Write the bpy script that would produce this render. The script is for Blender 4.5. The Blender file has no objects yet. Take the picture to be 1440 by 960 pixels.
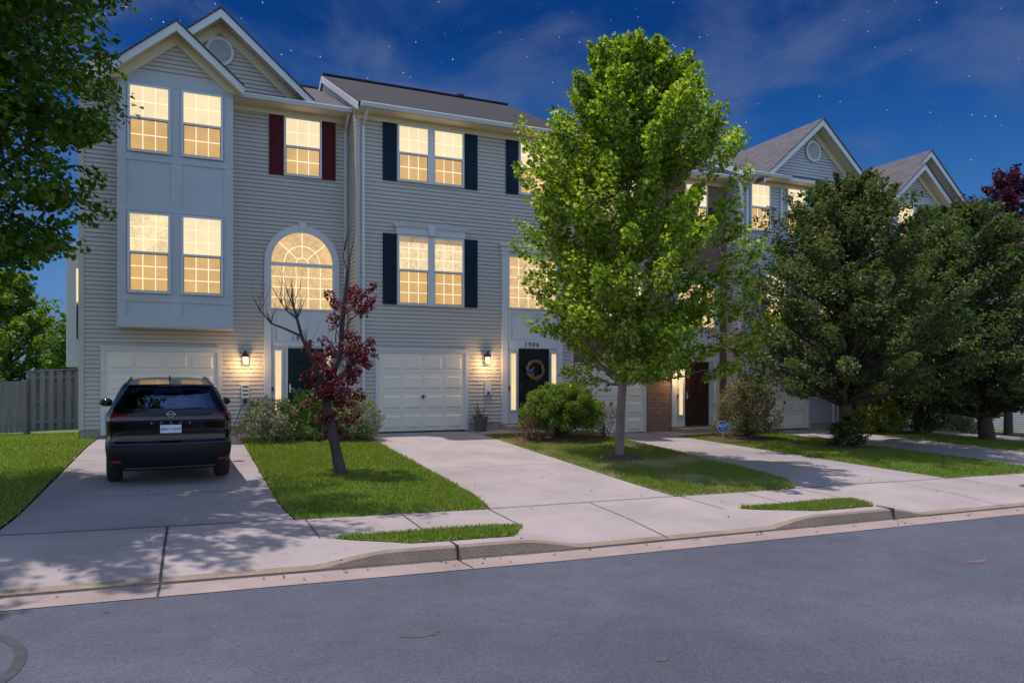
import bpy, math, random
import numpy as np
from mathutils import Vector
SC = bpy.context.scene
COL = SC.collection
R = math.radians
def L3(h):   # sRGB 0-255 triple -> linear
    return tuple(((x/255.)/12.92 if x/255. <= .04045 else ((x/255.+.055)/1.055)**2.4) for x in h)

# ------------------------------------------------------------------ materials
MATS = {}
def nodes(name):
    m = bpy.data.materials.new(name); m.use_nodes = True
    nt = m.node_tree
    return m, nt, nt.nodes['Principled BSDF'], nt.nodes, nt.links
def mat(name, col, rough=.6, var=0., vscale=3., bump=0., bscale=60., metal=0., spec=.5, coat=0., var2=0., v2scale=30., stretch=None):
    if name in MATS: return MATS[name]
    m, nt, b, N, K = nodes(name)
    b.inputs['Base Color'].default_value = (*col, 1); b.inputs['Roughness'].default_value = rough
    b.inputs['Metallic'].default_value = metal; b.inputs['Specular IOR Level'].default_value = spec
    b.inputs['Coat Weight'].default_value = coat
    tc = N.new('ShaderNodeTexCoord'); src = tc.outputs['Object']
    if stretch:
        mp = N.new('ShaderNodeMapping'); mp.inputs['Scale'].default_value = stretch
        K.new(src, mp.inputs['Vector']); src = mp.outputs['Vector']
    prev = None
    for amt, scl in ((var, vscale), (var2, v2scale)):
        if amt <= 0: continue
        n = N.new('ShaderNodeTexNoise'); n.inputs['Scale'].default_value = scl; n.inputs['Detail'].default_value = 6
        n.inputs['Roughness'].default_value = .6
        K.new(src, n.inputs['Vector'])
        mr = N.new('ShaderNodeMapRange'); mr.inputs['From Min'].default_value = .25; mr.inputs['From Max'].default_value = .75
        mr.inputs['To Min'].default_value = 1-amt; mr.inputs['To Max'].default_value = 1+amt
        K.new(n.outputs['Fac'], mr.inputs['Value'])
        mx = N.new('ShaderNodeMix'); mx.data_type = 'RGBA'; mx.blend_type = 'MULTIPLY'; mx.inputs[0].default_value = 1
        if prev: K.new(prev, mx.inputs[6])
        else: mx.inputs[6].default_value = (*col, 1)
        K.new(mr.outputs['Result'], mx.inputs[7]); prev = mx.outputs[2]
    if prev: K.new(prev, b.inputs['Base Color'])
    if bump > 0:
        n = N.new('ShaderNodeTexNoise'); n.inputs['Scale'].default_value = bscale; n.inputs['Detail'].default_value = 4
        K.new(src, n.inputs['Vector'])
        bp = N.new('ShaderNodeBump'); bp.inputs['Strength'].default_value = bump; bp.inputs['Distance'].default_value = .02
        K.new(n.outputs['Fac'], bp.inputs['Height']); K.new(bp.outputs['Normal'], b.inputs['Normal'])
    MATS[name] = m; return m

def leafmat(name, cols, trans=.35, rough=.5, patch=None, pscale=.55, pmin=.52):
    """leaf colours vary from leaf to leaf"""
    m, nt, b, N, K = nodes(name)
    g = N.new('ShaderNodeNewGeometry')
    cr = N.new('ShaderNodeValToRGB'); e = cr.color_ramp.elements
    e[0].position = 0; e[0].color = (*cols[0], 1); e[1].position = 1; e[1].color = (*cols[-1], 1)
    for i, c in enumerate(cols[1:-1]):
        x = e.new((i+1)/(len(cols)-1)); x.color = (*c, 1)
    K.new(g.outputs['Random Per Island'], cr.inputs['Fac'])
    class _O: pass
    if patch:       # patches of another colour across the lawn
        tc = N.new('ShaderNodeTexCoord'); n = N.new('ShaderNodeTexNoise'); n.inputs['Scale'].default_value = pscale; n.inputs['Detail'].default_value = 5
        K.new(tc.outputs['Object'], n.inputs['Vector']); mr = N.new('ShaderNodeMapRange'); mr.inputs['From Min'].default_value = pmin; mr.inputs['From Max'].default_value = pmin+.16
        mr.inputs['To Max'].default_value = .85; K.new(n.outputs['Fac'], mr.inputs['Value'])
        mxc = N.new('ShaderNodeMix'); mxc.data_type = 'RGBA'; K.new(mr.outputs['Result'], mxc.inputs[0]); K.new(cr.outputs['Color'], mxc.inputs[6]); mxc.inputs[7].default_value = (*patch, 1)
        COLR = mxc.outputs[2]
    else: COLR = cr.outputs['Color']
    K.new(COLR, b.inputs['Base Color']); b.inputs['Roughness'].default_value = rough
    b.inputs['Specular IOR Level'].default_value = .3
    t = N.new('ShaderNodeBsdfTranslucent')
    hs = N.new('ShaderNodeHueSaturation'); hs.inputs['Value'].default_value = 1.7; hs.inputs['Saturation'].default_value = 1.15
    K.new(COLR, hs.inputs['Color']); K.new(hs.outputs['Color'], t.inputs['Color'])
    mx = N.new('ShaderNodeMixShader'); mx.inputs[0].default_value = trans
    K.new(b.outputs[0], mx.inputs[1]); K.new(t.outputs[0], mx.inputs[2])
    K.new(mx.outputs[0], N['Material Output'].inputs['Surface'])
    MATS[name] = m; return m

def glow(name, col, strength=1., pattern=None, vary=.25, seed=0.):
    """a lit window: light of the room through glass, with blinds or mirrored leaves drawn into the glow"""
    m, nt, b, N, K = nodes(name)
    b.inputs['Base Color'].default_value = (.03, .03, .035, 1); b.inputs['Roughness'].default_value = .25
    b.inputs['Specular IOR Level'].default_value = .35
    tc = N.new('ShaderNodeTexCoord')
    n = N.new('ShaderNodeTexNoise'); n.noise_dimensions = '4D'; n.inputs['W'].default_value = seed; n.inputs['Scale'].default_value = 1.6; n.inputs['Detail'].default_value = 3
    K.new(tc.outputs['Object'], n.inputs['Vector'])
    mr = N.new('ShaderNodeMapRange'); mr.inputs['From Min'].default_value = .3; mr.inputs['From Max'].default_value = .7
    mr.inputs['To Min'].default_value = 1-vary; mr.inputs['To Max'].default_value = 1+vary*.5
    K.new(n.outputs['Fac'], mr.inputs['Value']); val = mr.outputs['Result']
    def mul(a, bb):
        x = N.new('ShaderNodeMath'); x.operation = 'MULTIPLY'; K.new(a, x.inputs[0]); K.new(bb, x.inputs[1]); return x.outputs[0]
    if pattern == 'blinds':
        w = N.new('ShaderNodeTexWave'); w.wave_type = 'BANDS'; w.bands_direction = 'Z'; w.inputs['Scale'].default_value = 6.5
        w.inputs['Distortion'].default_value = .3
        K.new(tc.outputs['Object'], w.inputs['Vector'])
        r2 = N.new('ShaderNodeMapRange'); r2.inputs['To Min'].default_value = .86; r2.inputs['To Max'].default_value = 1.05
        K.new(w.outputs['Fac'], r2.inputs['Value']); val = mul(val, r2.outputs['Result'])
    if pattern in ('leaves', 'curtain'):  # leaf reflections are only noise put into the emission
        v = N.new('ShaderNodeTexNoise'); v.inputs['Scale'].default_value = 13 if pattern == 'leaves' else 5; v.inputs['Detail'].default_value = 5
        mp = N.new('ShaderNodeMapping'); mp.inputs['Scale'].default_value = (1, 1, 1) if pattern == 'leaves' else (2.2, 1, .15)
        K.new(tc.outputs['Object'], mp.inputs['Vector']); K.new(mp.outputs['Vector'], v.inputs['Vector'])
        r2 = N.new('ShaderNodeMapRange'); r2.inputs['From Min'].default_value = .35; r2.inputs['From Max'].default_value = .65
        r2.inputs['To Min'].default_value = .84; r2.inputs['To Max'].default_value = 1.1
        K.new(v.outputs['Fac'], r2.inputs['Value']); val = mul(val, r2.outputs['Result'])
    s = N.new('ShaderNodeMath'); s.operation = 'MULTIPLY'; s.inputs[1].default_value = strength; K.new(val, s.inputs[0])
    b.inputs['Emission Color'].default_value = (*col, 1)
    K.new(s.outputs[0], b.inputs['Emission Strength'])
    MATS[name] = m; return m

def brickmat(name, c1, c2, mortar, scale, bw, bh, rough=.85):
    m, nt, b, N, K = nodes(name)
    tc = N.new('ShaderNodeTexCoord')
    sx = N.new('ShaderNodeSeparateXYZ'); K.new(tc.outputs['Object'], sx.inputs[0])
    ad = N.new('ShaderNodeMath'); ad.operation = 'ADD'; K.new(sx.outputs[0], ad.inputs[0]); K.new(sx.outputs[1], ad.inputs[1])
    cx = N.new('ShaderNodeCombineXYZ'); K.new(ad.outputs[0], cx.inputs[0]); K.new(sx.outputs[2], cx.inputs[1])
    br = N.new('ShaderNodeTexBrick'); br.inputs['Color1'].default_value = (*c1, 1); br.inputs['Color2'].default_value = (*c2, 1)
    br.inputs['Mortar'].default_value = (*mortar, 1); br.inputs['Scale'].default_value = scale
    br.inputs['Brick Width'].default_value = bw; br.inputs['Row Height'].default_value = bh; br.inputs['Mortar Size'].default_value = .008
    br.inputs['Bias'].default_value = -.1
    K.new(cx.outputs[0], br.inputs['Vector'])
    n = N.new('ShaderNodeTexNoise'); n.inputs['Scale'].default_value = 7; n.inputs['Detail'].default_value = 6; K.new(cx.outputs[0], n.inputs['Vector'])
    mr = N.new('ShaderNodeMapRange'); mr.inputs['To Min'].default_value = .55; mr.inputs['To Max'].default_value = 1.45; K.new(n.outputs['Fac'], mr.inputs['Value'])
    mx = N.new('ShaderNodeMix'); mx.data_type = 'RGBA'; mx.blend_type = 'MULTIPLY'; mx.inputs[0].default_value = 1
    K.new(br.outputs['Color'], mx.inputs[6]); K.new(mr.outputs['Result'], mx.inputs[7]); K.new(mx.outputs[2], b.inputs['Base Color'])
    bp = N.new('ShaderNodeBump'); bp.inputs['Strength'].default_value = .5; bp.inputs['Distance'].default_value = .01; bp.invert = True
    K.new(br.outputs['Fac'], bp.inputs['Height']); K.new(bp.outputs['Normal'], b.inputs['Normal'])
    b.inputs['Roughness'].default_value = rough
    MATS[name] = m; return m

WHITE = mat('white_trim', (.55, .56, .60), .45, var=.05, vscale=1.2)
WHITEG = mat('garage_white', (.74, .68, .61), .5, var=.06, vscale=1.0)
SIDING = mat('beige_vinyl', (.475, .435, .41), .55, var=.05, vscale=.8, var2=.03, v2scale=9, stretch=(.3, .3, 2))
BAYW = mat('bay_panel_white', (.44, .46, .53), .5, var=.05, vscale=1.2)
SIDINGB = mat('pale_blue_vinyl', (.42, .42, .48), .55, var=.05, vscale=.8)
SOFFIT = mat('soffit_cream', (.66, .57, .43), .6, var=.06, vscale=3)
BRICK = brickmat('red_brick', (.20, .092, .055), (.14, .066, .045), (.28, .24, .21), 1., .21, .072)
BRICKB = brickmat('tan_brick', (.36, .27, .21), (.30, .22, .17), (.35, .32, .29), 1., .21, .072)
SHING1 = brickmat('brown_shingle', (.105, .084, .083), (.066, .055, .06), (.03, .027, .028), 1., .22, .085, .95)
SHING2 = brickmat('charcoal_shingle', (.028, .024, .032), (.015, .013, .019), (.007, .006, .009), 1., .22, .085, .95)
SHING3 = brickmat('grey_shingle', (.11, .10, .115), (.07, .064, .078), (.035, .032, .038), 1., .22, .085, .95)
MAROON = mat('maroon_paint', (.085, .008, .015), .6, spec=.15)
NAVY = mat('navy_paint', (.005, .018, .038), .6, spec=.15)
DOORG = mat('dark_green_door', (.004, .017, .02), .5, spec=.15)
DOORK = mat('black_storm_door', (.005, .006, .007), .3, spec=.12)
DOORB = mat('brown_door', (.028, .010, .009), .45, spec=.2)
SCREEN = mat('dark_sash', (.05, .05, .06), .4)
SASH = mat('white_sash', (.60, .61, .66), .4)
METAL = mat('bronze_metal', (.09, .055, .025), .4, metal=.6)
DARK = mat('black_plastic', (.012, .012, .014), .45)
STEEL = mat('steel', (.5, .5, .52), .3, metal=.9)
UP = glow('upper_sash_glow', (1., .80, .47), 1.05, 'blinds', .12, 1.)
UPL = glow('upper_sash_leafy_glow', (1., .77, .43), 1.0, 'leaves', .25, 2.)
LO = glow('lower_sash_glow', (.80, .49, .17), .92, 'blinds', .16, 3.)
ARCHG = glow('arched_pane_glow', (.86, .56, .24), .95, 'leaves', .18, 4.)
SIDEG = glow('sidelight_glow', (1., .74, .40), 1., 'blinds', .12, 5.)
GRID = glow('grille_glow', (1., .86, .60), 1.15, None, .08, 6.)  # backlight put into the bars as a glow of their own
VALG = glow('backlit_valance_glow', (.50, .36, .22), .9, 'leaves', .3, 8.)
LAMPG = glow('lamp_glass_glow', (1., .72, .33), 3.2, None, .05, 7.)
CONC = mat('concrete_walk', (.292, .245, .240), .85, var=.2, vscale=.9, bump=.25, bscale=90, var2=.10, v2scale=38)
CONCD = mat('concrete_drive', (.258, .220, .222), .85, var=.26, vscale=.6, bump=.25, bscale=90, var2=.10, v2scale=30)
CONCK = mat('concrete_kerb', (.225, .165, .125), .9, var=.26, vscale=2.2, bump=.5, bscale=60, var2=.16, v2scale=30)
CONCG = mat('concrete_gutter', (.27, .205, .195), .9, var=.22, vscale=1.4, bump=.4, bscale=80, var2=.13, v2scale=45)
JOINT = mat('joint_filler', (.035, .03, .03), .95, var=.3, vscale=8)
SOIL = mat('soil', (.075, .062, .04), .95, var=.3, vscale=2)
TURF = mat('turf', (.085, .125, .022), .95, var=.35, vscale=1.2, var2=.3, v2scale=20)
TURFD = mat('dry_turf', (.16, .15, .07), .95, var=.45, vscale=1.3, var2=.3, v2scale=20)
MULCH = mat('mulch', (.085, .04, .028), .95, var=.5, vscale=14, bump=1., bscale=40, var2=.4, v2scale=60)
BARK = mat('grey_bark', (.20, .165, .14), .9, var=.25, vscale=5, bump=.6, bscale=25, stretch=(1, 1, .3))
BARKM = mat('smooth_grey_bark', (.15, .12, .105), .9, var=.25, vscale=5, bump=.5, bscale=25, stretch=(1, 1, .3))
BARKD = mat('dark_bark', (.055, .042, .036), .9, var=.3, vscale=6, bump=.8, bscale=25, stretch=(1, 1, .3))
FENCE = mat('weathered_grey_boards', (.20, .20, .225), .85, var=.2, vscale=2, stretch=(3, 3, .3))

def asphalt():
    m, nt, b, N, K = nodes('asphalt')
    tc = N.new('ShaderNodeTexCoord')
    def noise(s, d=5, w=0):
        n = N.new('ShaderNodeTexNoise'); n.inputs['Scale'].default_value = s; n.inputs['Detail'].default_value = d
        K.new(tc.outputs['Object'], n.inputs['Vector']); return n.outputs['Fac']
    def rng(x, a, bb, c, d):
        r = N.new('ShaderNodeMapRange'); 
        for k, v in (('From Min', a), ('From Max', bb), ('To Min', c), ('To Max', d)): r.inputs[k].default_value = v
        K.new(x, r.inputs['Value']); return r.outputs['Result']
    def mul(a, bb):
        x = N.new('ShaderNodeMath'); x.operation = 'MULTIPLY'; K.new(a, x.inputs[0]); K.new(bb, x.inputs[1]); return x.outputs[0]
    val = mul(mul(rng(noise(.35), .3, .7, .82, 1.14), rng(noise(120, 2), .3, .7, .62, 1.45)), mul(rng(noise(3.), .3, .7, .9, 1.1), rng(noise(30, 3), .32, .68, .88, 1.12)))
    vo = N.new('ShaderNodeTexVoronoi'); vo.inputs['Scale'].default_value = 1.4; K.new(tc.outputs['Object'], vo.inputs['Vector'])
    spot = rng(vo.outputs['Distance'], .02, .055, .5, 1.)
    sp = N.new('ShaderNodeTexVoronoi'); sp.inputs['Scale'].default_value = 65; K.new(tc.outputs['Object'], sp.inputs['Vector'])
    chips = rng(sp.outputs['Distance'], .05, .18, 2.2, 1.)
    val = mul(mul(val, spot), chips)
    mx = N.new('ShaderNodeMix'); mx.data_type = 'RGBA'; mx.blend_type = 'MULTIPLY'; mx.inputs[0].default_value = 1
    mx.inputs[6].default_value = (.068, .071, .096, 1); K.new(val, mx.inputs[7]); K.new(mx.outputs[2], b.inputs['Base Color'])
    bp = N.new('ShaderNodeBump'); bp.inputs['Strength'].default_value = .5; bp.inputs['Distance'].default_value = .01
    K.new(noise(110, 3), bp.inputs['Height']); K.new(bp.outputs['Normal'], b.inputs['Normal'])
    b.inputs['Roughness'].default_value = .85; b.inputs['Specular IOR Level'].default_value = .3
    return m
ASPH = asphalt()
STAIN = mat('oil_stain', (.06, .06, .078), .9, var=.3, vscale=12)
TYREMARK = mat('tyre_rubber_mark', (.04, .04, .05), .9, var=.3, vscale=12)
REDMARK = mat('red_spray_mark', (.11, .06, .085), .9, var=.5, vscale=9)

# ------------------------------------------------------------------ mesh helper
class MB:
    def __init__(s): s.v = []; s.f = []; s.m = []; s.ms = []; s.cur = 0
    def use(s, m):
        if m not in s.ms: s.ms.append(m)
        s.cur = s.ms.index(m); return s
    def add(s, vs, fs):
        o = len(s.v); s.v += [tuple(p) for p in vs]
        for f in fs: s.f.append([o+i for i in f]); s.m.append(s.cur)
        return s
    def quad(s, a, b, c, d): return s.add([a, b, c, d], [(0, 1, 2, 3)])
    def poly(s, pts): return s.add(pts, [tuple(range(len(pts)))])
    def box(s, x0, x1, y0, y1, z0, z1):
        return s.add([(x0,y0,z0),(x1,y0,z0),(x1,y1,z0),(x0,y1,z0),(x0,y0,z1),(x1,y0,z1),(x1,y1,z1),(x0,y1,z1)],
                     [(0,3,2,1),(4,5,6,7),(0,1,5,4),(1,2,6,5),(2,3,7,6),(3,0,4,7)])
    def slab(s, pts, th):      # polygon extruded down by th
        n = len(pts); lo = [(p[0], p[1], p[2]-th) for p in pts]
        s.add(list(pts)+lo, [tuple(range(n)), tuple(range(2*n-1, n-1, -1))]+[(i, n+i, n+(i+1) % n, (i+1) % n) for i in range(n)]); return s
    def extr(s, pts, d):       # polygon extruded by vector d
        n = len(pts); lo = [(p[0]+d[0], p[1]+d[1], p[2]+d[2]) for p in pts]
        s.add(list(pts)+lo, [tuple(range(n)), tuple(range(2*n-1, n-1, -1))]+[(i, n+i, n+(i+1) % n, (i+1) % n) for i in range(n)]); return s
    def tube(s, path, rad, n=8):
        path = [Vector(p) for p in path]
        if not hasattr(rad, '__len__'): rad = [rad]*len(path)
        vs = []; fs = []; ref = None
        for i, p in enumerate(path):
            t = (path[min(i+1, len(path)-1)]-path[max(i-1, 0)]).normalized()
            if ref is None: ref = t.orthogonal().normalized()
            ref = (ref - t*ref.dot(t)).normalized(); bi = t.cross(ref)
            for k in range(n):
                a = 2*math.pi*k/n; vs.append(p + (ref*math.cos(a)+bi*math.sin(a))*rad[i])
        for i in range(len(path)-1):
            for k in range(n): fs.append((i*n+k, i*n+(k+1) % n, (i+1)*n+(k+1) % n, (i+1)*n+k))
        fs.append(tuple(range(n-1, -1, -1))); fs.append(tuple((len(path)-1)*n+k for k in range(n)))
        return s.add(vs, fs)
    def lathe(s, prof, c, n=16):
        vs = []; fs = []
        for r, z in prof:
            for k in range(n):
                a = 2*math.pi*k/n; vs.append((c[0]+r*math.cos(a), c[1]+r*math.sin(a), c[2]+z))
        for i in range(len(prof)-1):
            for k in range(n): fs.append((i*n+k, i*n+(k+1) % n, (i+1)*n+(k+1) % n, (i+1)*n+k))
        fs.append(tuple(range(n-1, -1, -1))); fs.append(tuple((len(prof)-1)*n+k for k in range(n)))
        return s.add(vs, fs)
    def build(s, name, m=None, parent=None, smooth=False, bevel=0):
        me = bpy.data.meshes.new(name)
        o = bpy.data.objects.new(name, me); COL.objects.link(o)
        off = Vector((0, 0, 0)); p = parent
        while p is not None: off += p.location; p = p.parent
        me.from_pydata([tuple(Vector(q)-off) for q in s.v], [], s.f)
        if m is not None and m not in s.ms and not s.ms: s.ms = [m]
        for x in s.ms: me.materials.append(x)
        if len(s.ms) > 1: me.polygons.foreach_set('material_index', s.m)
        if smooth: me.polygons.foreach_set('use_smooth', [True]*len(me.polygons))
        me.update(); o.parent = parent
        if bevel:
            b = o.modifiers.new('bevel', 'BEVEL'); b.width = bevel; b.segments = 2; b.limit_method = 'ANGLE'
        return o
def thing(name, label, cat, loc, group=None):
    o = bpy.data.objects.new(name, None); COL.objects.link(o); o.location = loc; o.empty_display_size = .2
    o['label'] = label; o['category'] = cat
    if group: o['group'] = group
    return o
def tag(o, label=None, cat=None, group=None, kind=None):
    if label: o['label'] = label
    if cat: o['category'] = cat
    if group: o['group'] = group
    if kind: o['kind'] = kind
    return o
def structure(o): o['kind'] = 'structure'; return o
def text_mb(txt, size, depth, at, ax=(1,0,0), up=(0,0,1), spacing=1.):
    cu = bpy.data.curves.new('t', 'FONT'); cu.body = txt; cu.size = size; cu.extrude = depth; cu.align_x = 'CENTER'; cu.align_y = 'CENTER'
    cu.space_character = spacing
    to = bpy.data.objects.new('t', cu); COL.objects.link(to); bpy.context.view_layer.update()
    me = bpy.data.meshes.new_from_object(to); A = Vector(ax); U = Vector(up); Nn = A.cross(U)
    mb = MB(); base = Vector(at)
    mb.add([base+A*v.co.x+U*v.co.y+Nn*v.co.z for v in me.vertices], [tuple(p.vertices) for p in me.polygons])
    bpy.data.objects.remove(to); bpy.data.curves.remove(cu); bpy.data.meshes.remove(me)
    return mb

# ------------------------------------------------------------------ ground
def lerp(a, b, t): return a+(b-a)*t
def interp(x, pts):
    if x <= pts[0][0]: return pts[0][1]
    for (x0, y0), (x1, y1) in zip(pts, pts[1:]):
        if x <= x1: return lerp(y0, y1, (x-x0)/(x1-x0))
    return pts[-1][1]
ZH = [(-60, -.6), (-8, -.02), (-2, 0), (7, -.02), (10.2, -.03), (11.4, -.24), (13.5, -.3), (20, -.32), (23, -.42), (30, -.75), (60, -1.6)]
def zs(u): return -.5-.02*max(-60, min(u, 4))-.009*max(0, min(u, 90)-4)
STRIPS = [(-5.2, -2.5), (1.55, 3.95), (7.5, 9.8), (14.0, 17.4), (20.8, 24.2)]
def kerb_h(u):
    for a, b in STRIPS:
        t = min((u-a+.35)/.75, (b+.35-u)/.75)
        if t > 0: return min(1, t)**1.5*(3-2*min(1, t)**.5) if t < 1 else 1.
    return 0.
def G(u, v):
    z0 = zs(u)
    if v < 7.2: return z0+.018*min(7.2-v, 4.5)
    if v < 7.6: return z0
    if v < 8.65: return z0+lerp(.03, .12, (v-7.6)/1.05)
    if v < 9.75: return z0+lerp(.12, .155, (v-8.65)/1.1)
    zz = interp(u, ZH)
    z = lerp(z0+.155, zz, min(1, (v-9.75)/8.25)) if v < 18 else zz
    if u < -2.6 and v > 20: z -= .04*min(v-20, 12)
    return z
def sheet(name, u0, u1, v0, v1, m, dz=0, nu=20, nv=10, fL=None, fR=None):
    """strip of ground between the lines fL(v) and fR(v)"""
    mb = MB(); vs = []; fs = []
    for j in range(nv+1):
        v = lerp(v0, v1, j/nv); a = fL(v) if fL else u0; b = fR(v) if fR else u1
        for i in range(nu+1):
            u = lerp(a, b, i/nu); vs.append((u, v, G(u, min(max(v, v0+1e-4), v1-1e-4))+dz))
    for j in range(nv):
        for i in range(nu):
            k = j*(nu+1)+i; fs.append((k, k+1, k+nu+2, k+nu+1))
    mb.add(vs, fs); return structure(mb.build(name, m, smooth=True))
gm = MB()      # base terrain reaching the horizon
us = [-900, -300, -100, -40, -20, -10, -6, -3, 0, 3, 6, 9, 12, 15, 18, 21, 24, 30, 40, 60, 100, 300, 900]
vs_ = [-400, -100, -40, -20, -10, 0, 7.2, 8.65, 9.75, 12, 15, 18, 20.1, 25, 32, 60, 120, 400, 900]
gm.add([(u, v, G(u, v)-.07 - (.15 if v < 9.7 else 0)) for v in vs_ for u in us],
       [(j*len(us)+i, j*len(us)+i+1, (j+1)*len(us)+i+1, (j+1)*len(us)+i) for j in range(len(vs_)-1) for i in range(len(us)-1)])
structure(gm.build('ground', TURF))
sheet('road', -70, 110, -12, 7.2, ASPH, 0, 90, 24)
sheet('far_pavement', -70, 110, -14, -12.05, CONC, .1, 40, 2)
sheet('gutter', -70, 110, 7.2, 7.6, CONCG, .006, 90, 2)
sheet('pavement', -70, 110, 8.65, 9.75, CONC, 0, 180, 4)
# kerb with dropped aprons: one swept profile
mb = MB(); prof_d = [(7.6, .006), (7.615, .03), (7.75, .045), (7.88, .06), (8.3, .095), (8.65, .12)]
prof_k = [(7.6, .006), (7.645, .135), (7.69, .158), (7.86, .163), (8.3, .135), (8.65, .12)]
ul = [x*.12 for x in range(-120, 270)]
vsx = []
for u in ul:
    h = kerb_h(u)
    for (va, za), (vb, zb) in zip(prof_d, prof_k): vsx.append((u, lerp(va, vb, h), zs(u)+lerp(za, zb, h)))
n6 = len(prof_d)
for i in range(len(ul)-1):
    for k in range(n6-1):
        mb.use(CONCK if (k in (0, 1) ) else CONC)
        a = i*n6+k; o = len(mb.v)
        mb.add([vsx[a], vsx[a+n6], vsx[a+n6+1], vsx[a+1]], [(0, 1, 2, 3)])
structure(mb.build('kerb', None))
# driveways
def D(name, a, b, top, m=CONCD, flareL=0, flareR=0):
    f = lambda v: max(0, (11.2-v)/1.7)**2
    return sheet(name, 0, 0, 9.75, top, m, .004, 14, 30, lambda v: a-flareL*f(v), lambda v: b+flareR*f(v))
D('driveway', -1.87, 1.2, 20.3, CONCD, .1, .1)
D('driveway', 4.12, 7.1, 19.3, CONC, .2, .1)
D('driveway', 10.35, 13.55, 20.1, CONCD, .9, .1)
D('driveway', 17.25, 20.25, 19.4, CONCD, .3, .4)
D('driveway', 23.6, 26.6, 20.0, CONCD, .3, .3)
D('driveway', 30.0, 33.0, 20.0, CONCD, .3, .3)
# front walks to the doors
sheet('path', 7.1, 10.3, 17.9, 19.3, CONC, .012, 12, 4)
sheet('path', 13.55, 16.6, 18.4, 20.1, CONC, .012, 12, 4)
sheet('path', 1.2, 3.7, 18.9, 20.3, CONC, .012, 12, 4)
sheet('path', 20.25, 23, 18.3, 19.4, CONC, .012, 12, 4)
# joints and cracks in the concrete
mb = MB()
def joint(pts, w=.014, dz=.009):
    for (a, b), (c, d) in zip(pts, pts[1:]):
        n = max(1, int(math.hypot(c-a, d-b)/.12)); t = Vector((c-a, d-b)).normalized(); nx, ny = -t.y*w/2, t.x*w/2
        for k in range(n):
            u0, v0, u1, v1 = lerp(a, c, k/n), lerp(b, d, k/n), lerp(a, c, (k+1)/n), lerp(b, d, (k+1)/n)
            z0, z1 = G(u0, v0)+dz, G(u1, v1)+dz
            mb.quad((u0-nx, v0-ny, z0), (u1-nx, v1-ny, z1), (u1+nx, v1+ny, z1), (u0+nx, v0+ny, z0))
for u in (-6.8, -5.2, -3.6, -1.95, 1.42, 2.68, 3.95, 7.25, 8.5, 9.75, 13.7, 15.2, 16.7, 20.5, 22, 23.5):
    joint([(u, 8.66), (u-.01, 9.74)], .013)
joint([(-.22, 7.21), (-.21, 7.59)], .02, .012); joint([(-.21, 7.62), (-.2, 8.64)], .026, .014); joint([(-.2, 8.66), (-.19, 9.74)], .026)
joint([(5.5, 7.62), (5.52, 8.64)], .012, .014); joint([(5.52, 8.66), (5.58, 9.74)], .012)
joint([(12.0, 7.62), (12.05, 8.64)], .01, .014); joint([(12.05, 8.66), (12.1, 9.74)], .01)
for a, b in ((-1.9, 1.25), (3.95, 7.2), (9.6, 13.6), (17.1, 20.4)): joint([(a, 9.77), (b, 9.77)], .01)
for a, b, v in ((-1.86, 1.19, 11.9), (-1.86, 1.19, 15.7), (4.13, 7.09, 13.2), (4.13, 7.09, 16.4), (10.4, 13.5, 12.6), (10.4, 13.5, 16), (17.3, 20.2, 13)): joint([(a, v), (b, v)], .011)
joint([(2.75, 7.21), (2.72, 7.59)], .012, .012); joint([(9.4, 7.21), (9.4, 7.59)], .01, .012)
joint([(-14, 7.612), (30, 7.612)], .012, .012 - .016)
structure(mb.build('pavement_joints', JOINT))
# the joints that cut the raised kerb
mb = MB()
for u in (2.72, 9.45): mb.box(u-.011, u+.011, 7.6, 7.9, zs(u)+.0, zs(u)+.168)
structure(mb.build('kerb_joints', JOINT))
# marks on the road
mb = MB()
arc = []
for k in range(13):
    a = lerp(-.5, 1.75, k/12); arc.append((-1.72+.72*math.cos(a)*1.0, 5.75+.95*math.sin(a)))
for (a, b), (c, d) in zip(arc, arc[1:]):
    t = Vector((c-a, d-b)).normalized(); w = .038
    mb.quad((a+t.y*w, b-t.x*w, G(a, b)+.004), (c+t.y*w, d-t.x*w, G(c, d)+.004), (c-t.y*w, d+t.x*w, G(c, d)+.004), (a-t.y*w, b+t.x*w, G(a, b)+.004))
structure(mb.build('tyre_mark', TYREMARK))
mb = MB(); rs = random.Random(5)
for (cx, cy, a, b) in ((7.95, 5.35, .2, .06), (1.62, 5.35, .16, .05), (3.0, 4.25, .06, .05)):
    pts = [(cx+a*math.cos(t)*rs.uniform(.6, 1.2), cy+b*math.sin(t)*rs.uniform(.6, 1.3)) for t in [2*math.pi*k/14 for k in range(14)]]
    mb.use(REDMARK if a == .2 else STAIN).poly([(x, y, G(x, y)+.004) for x, y in pts])
structure(mb.build('road_stain', None))


# ------------------------------------------------------------------ townhouses
def siding(mb, P, a0, a1, z0, z1, h=.105, clip=None):
    """lap siding courses; P(a, z, off) -> point, clip(z) -> (a_left, a_right)"""
    z = z0
    while z < z1-1e-3:
        t = min(z+h, z1)
        l0, r0 = clip(z) if clip else (a0, a1); l1, r1 = clip(t) if clip else (a0, a1)
        if r0-l0 < .02: break
        if r1 < l1: l1 = r1 = (l1+r1)/2
        tg = t-.010
        A, B, C_, D_ = P(l0, z, .022), P(r0, z, .022), P(r1, tg, .004), P(l1, tg, .004)
        mb.quad(A, B, C_, D_); mb.quad(P(l0, z, -.05), P(r0, z, -.05), B, A)      # the butt edge of the course
        mb.quad(D_, C_, P(r1, tg, -.05), P(l1, tg, -.05)); mb.quad(P(l1, tg, -.05), P(r1, tg, -.05), P(r1, t, -.05), P(l1, t, -.05)); z = t
def front(V): return lambda a, z, off: (a, V-off, z)

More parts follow.
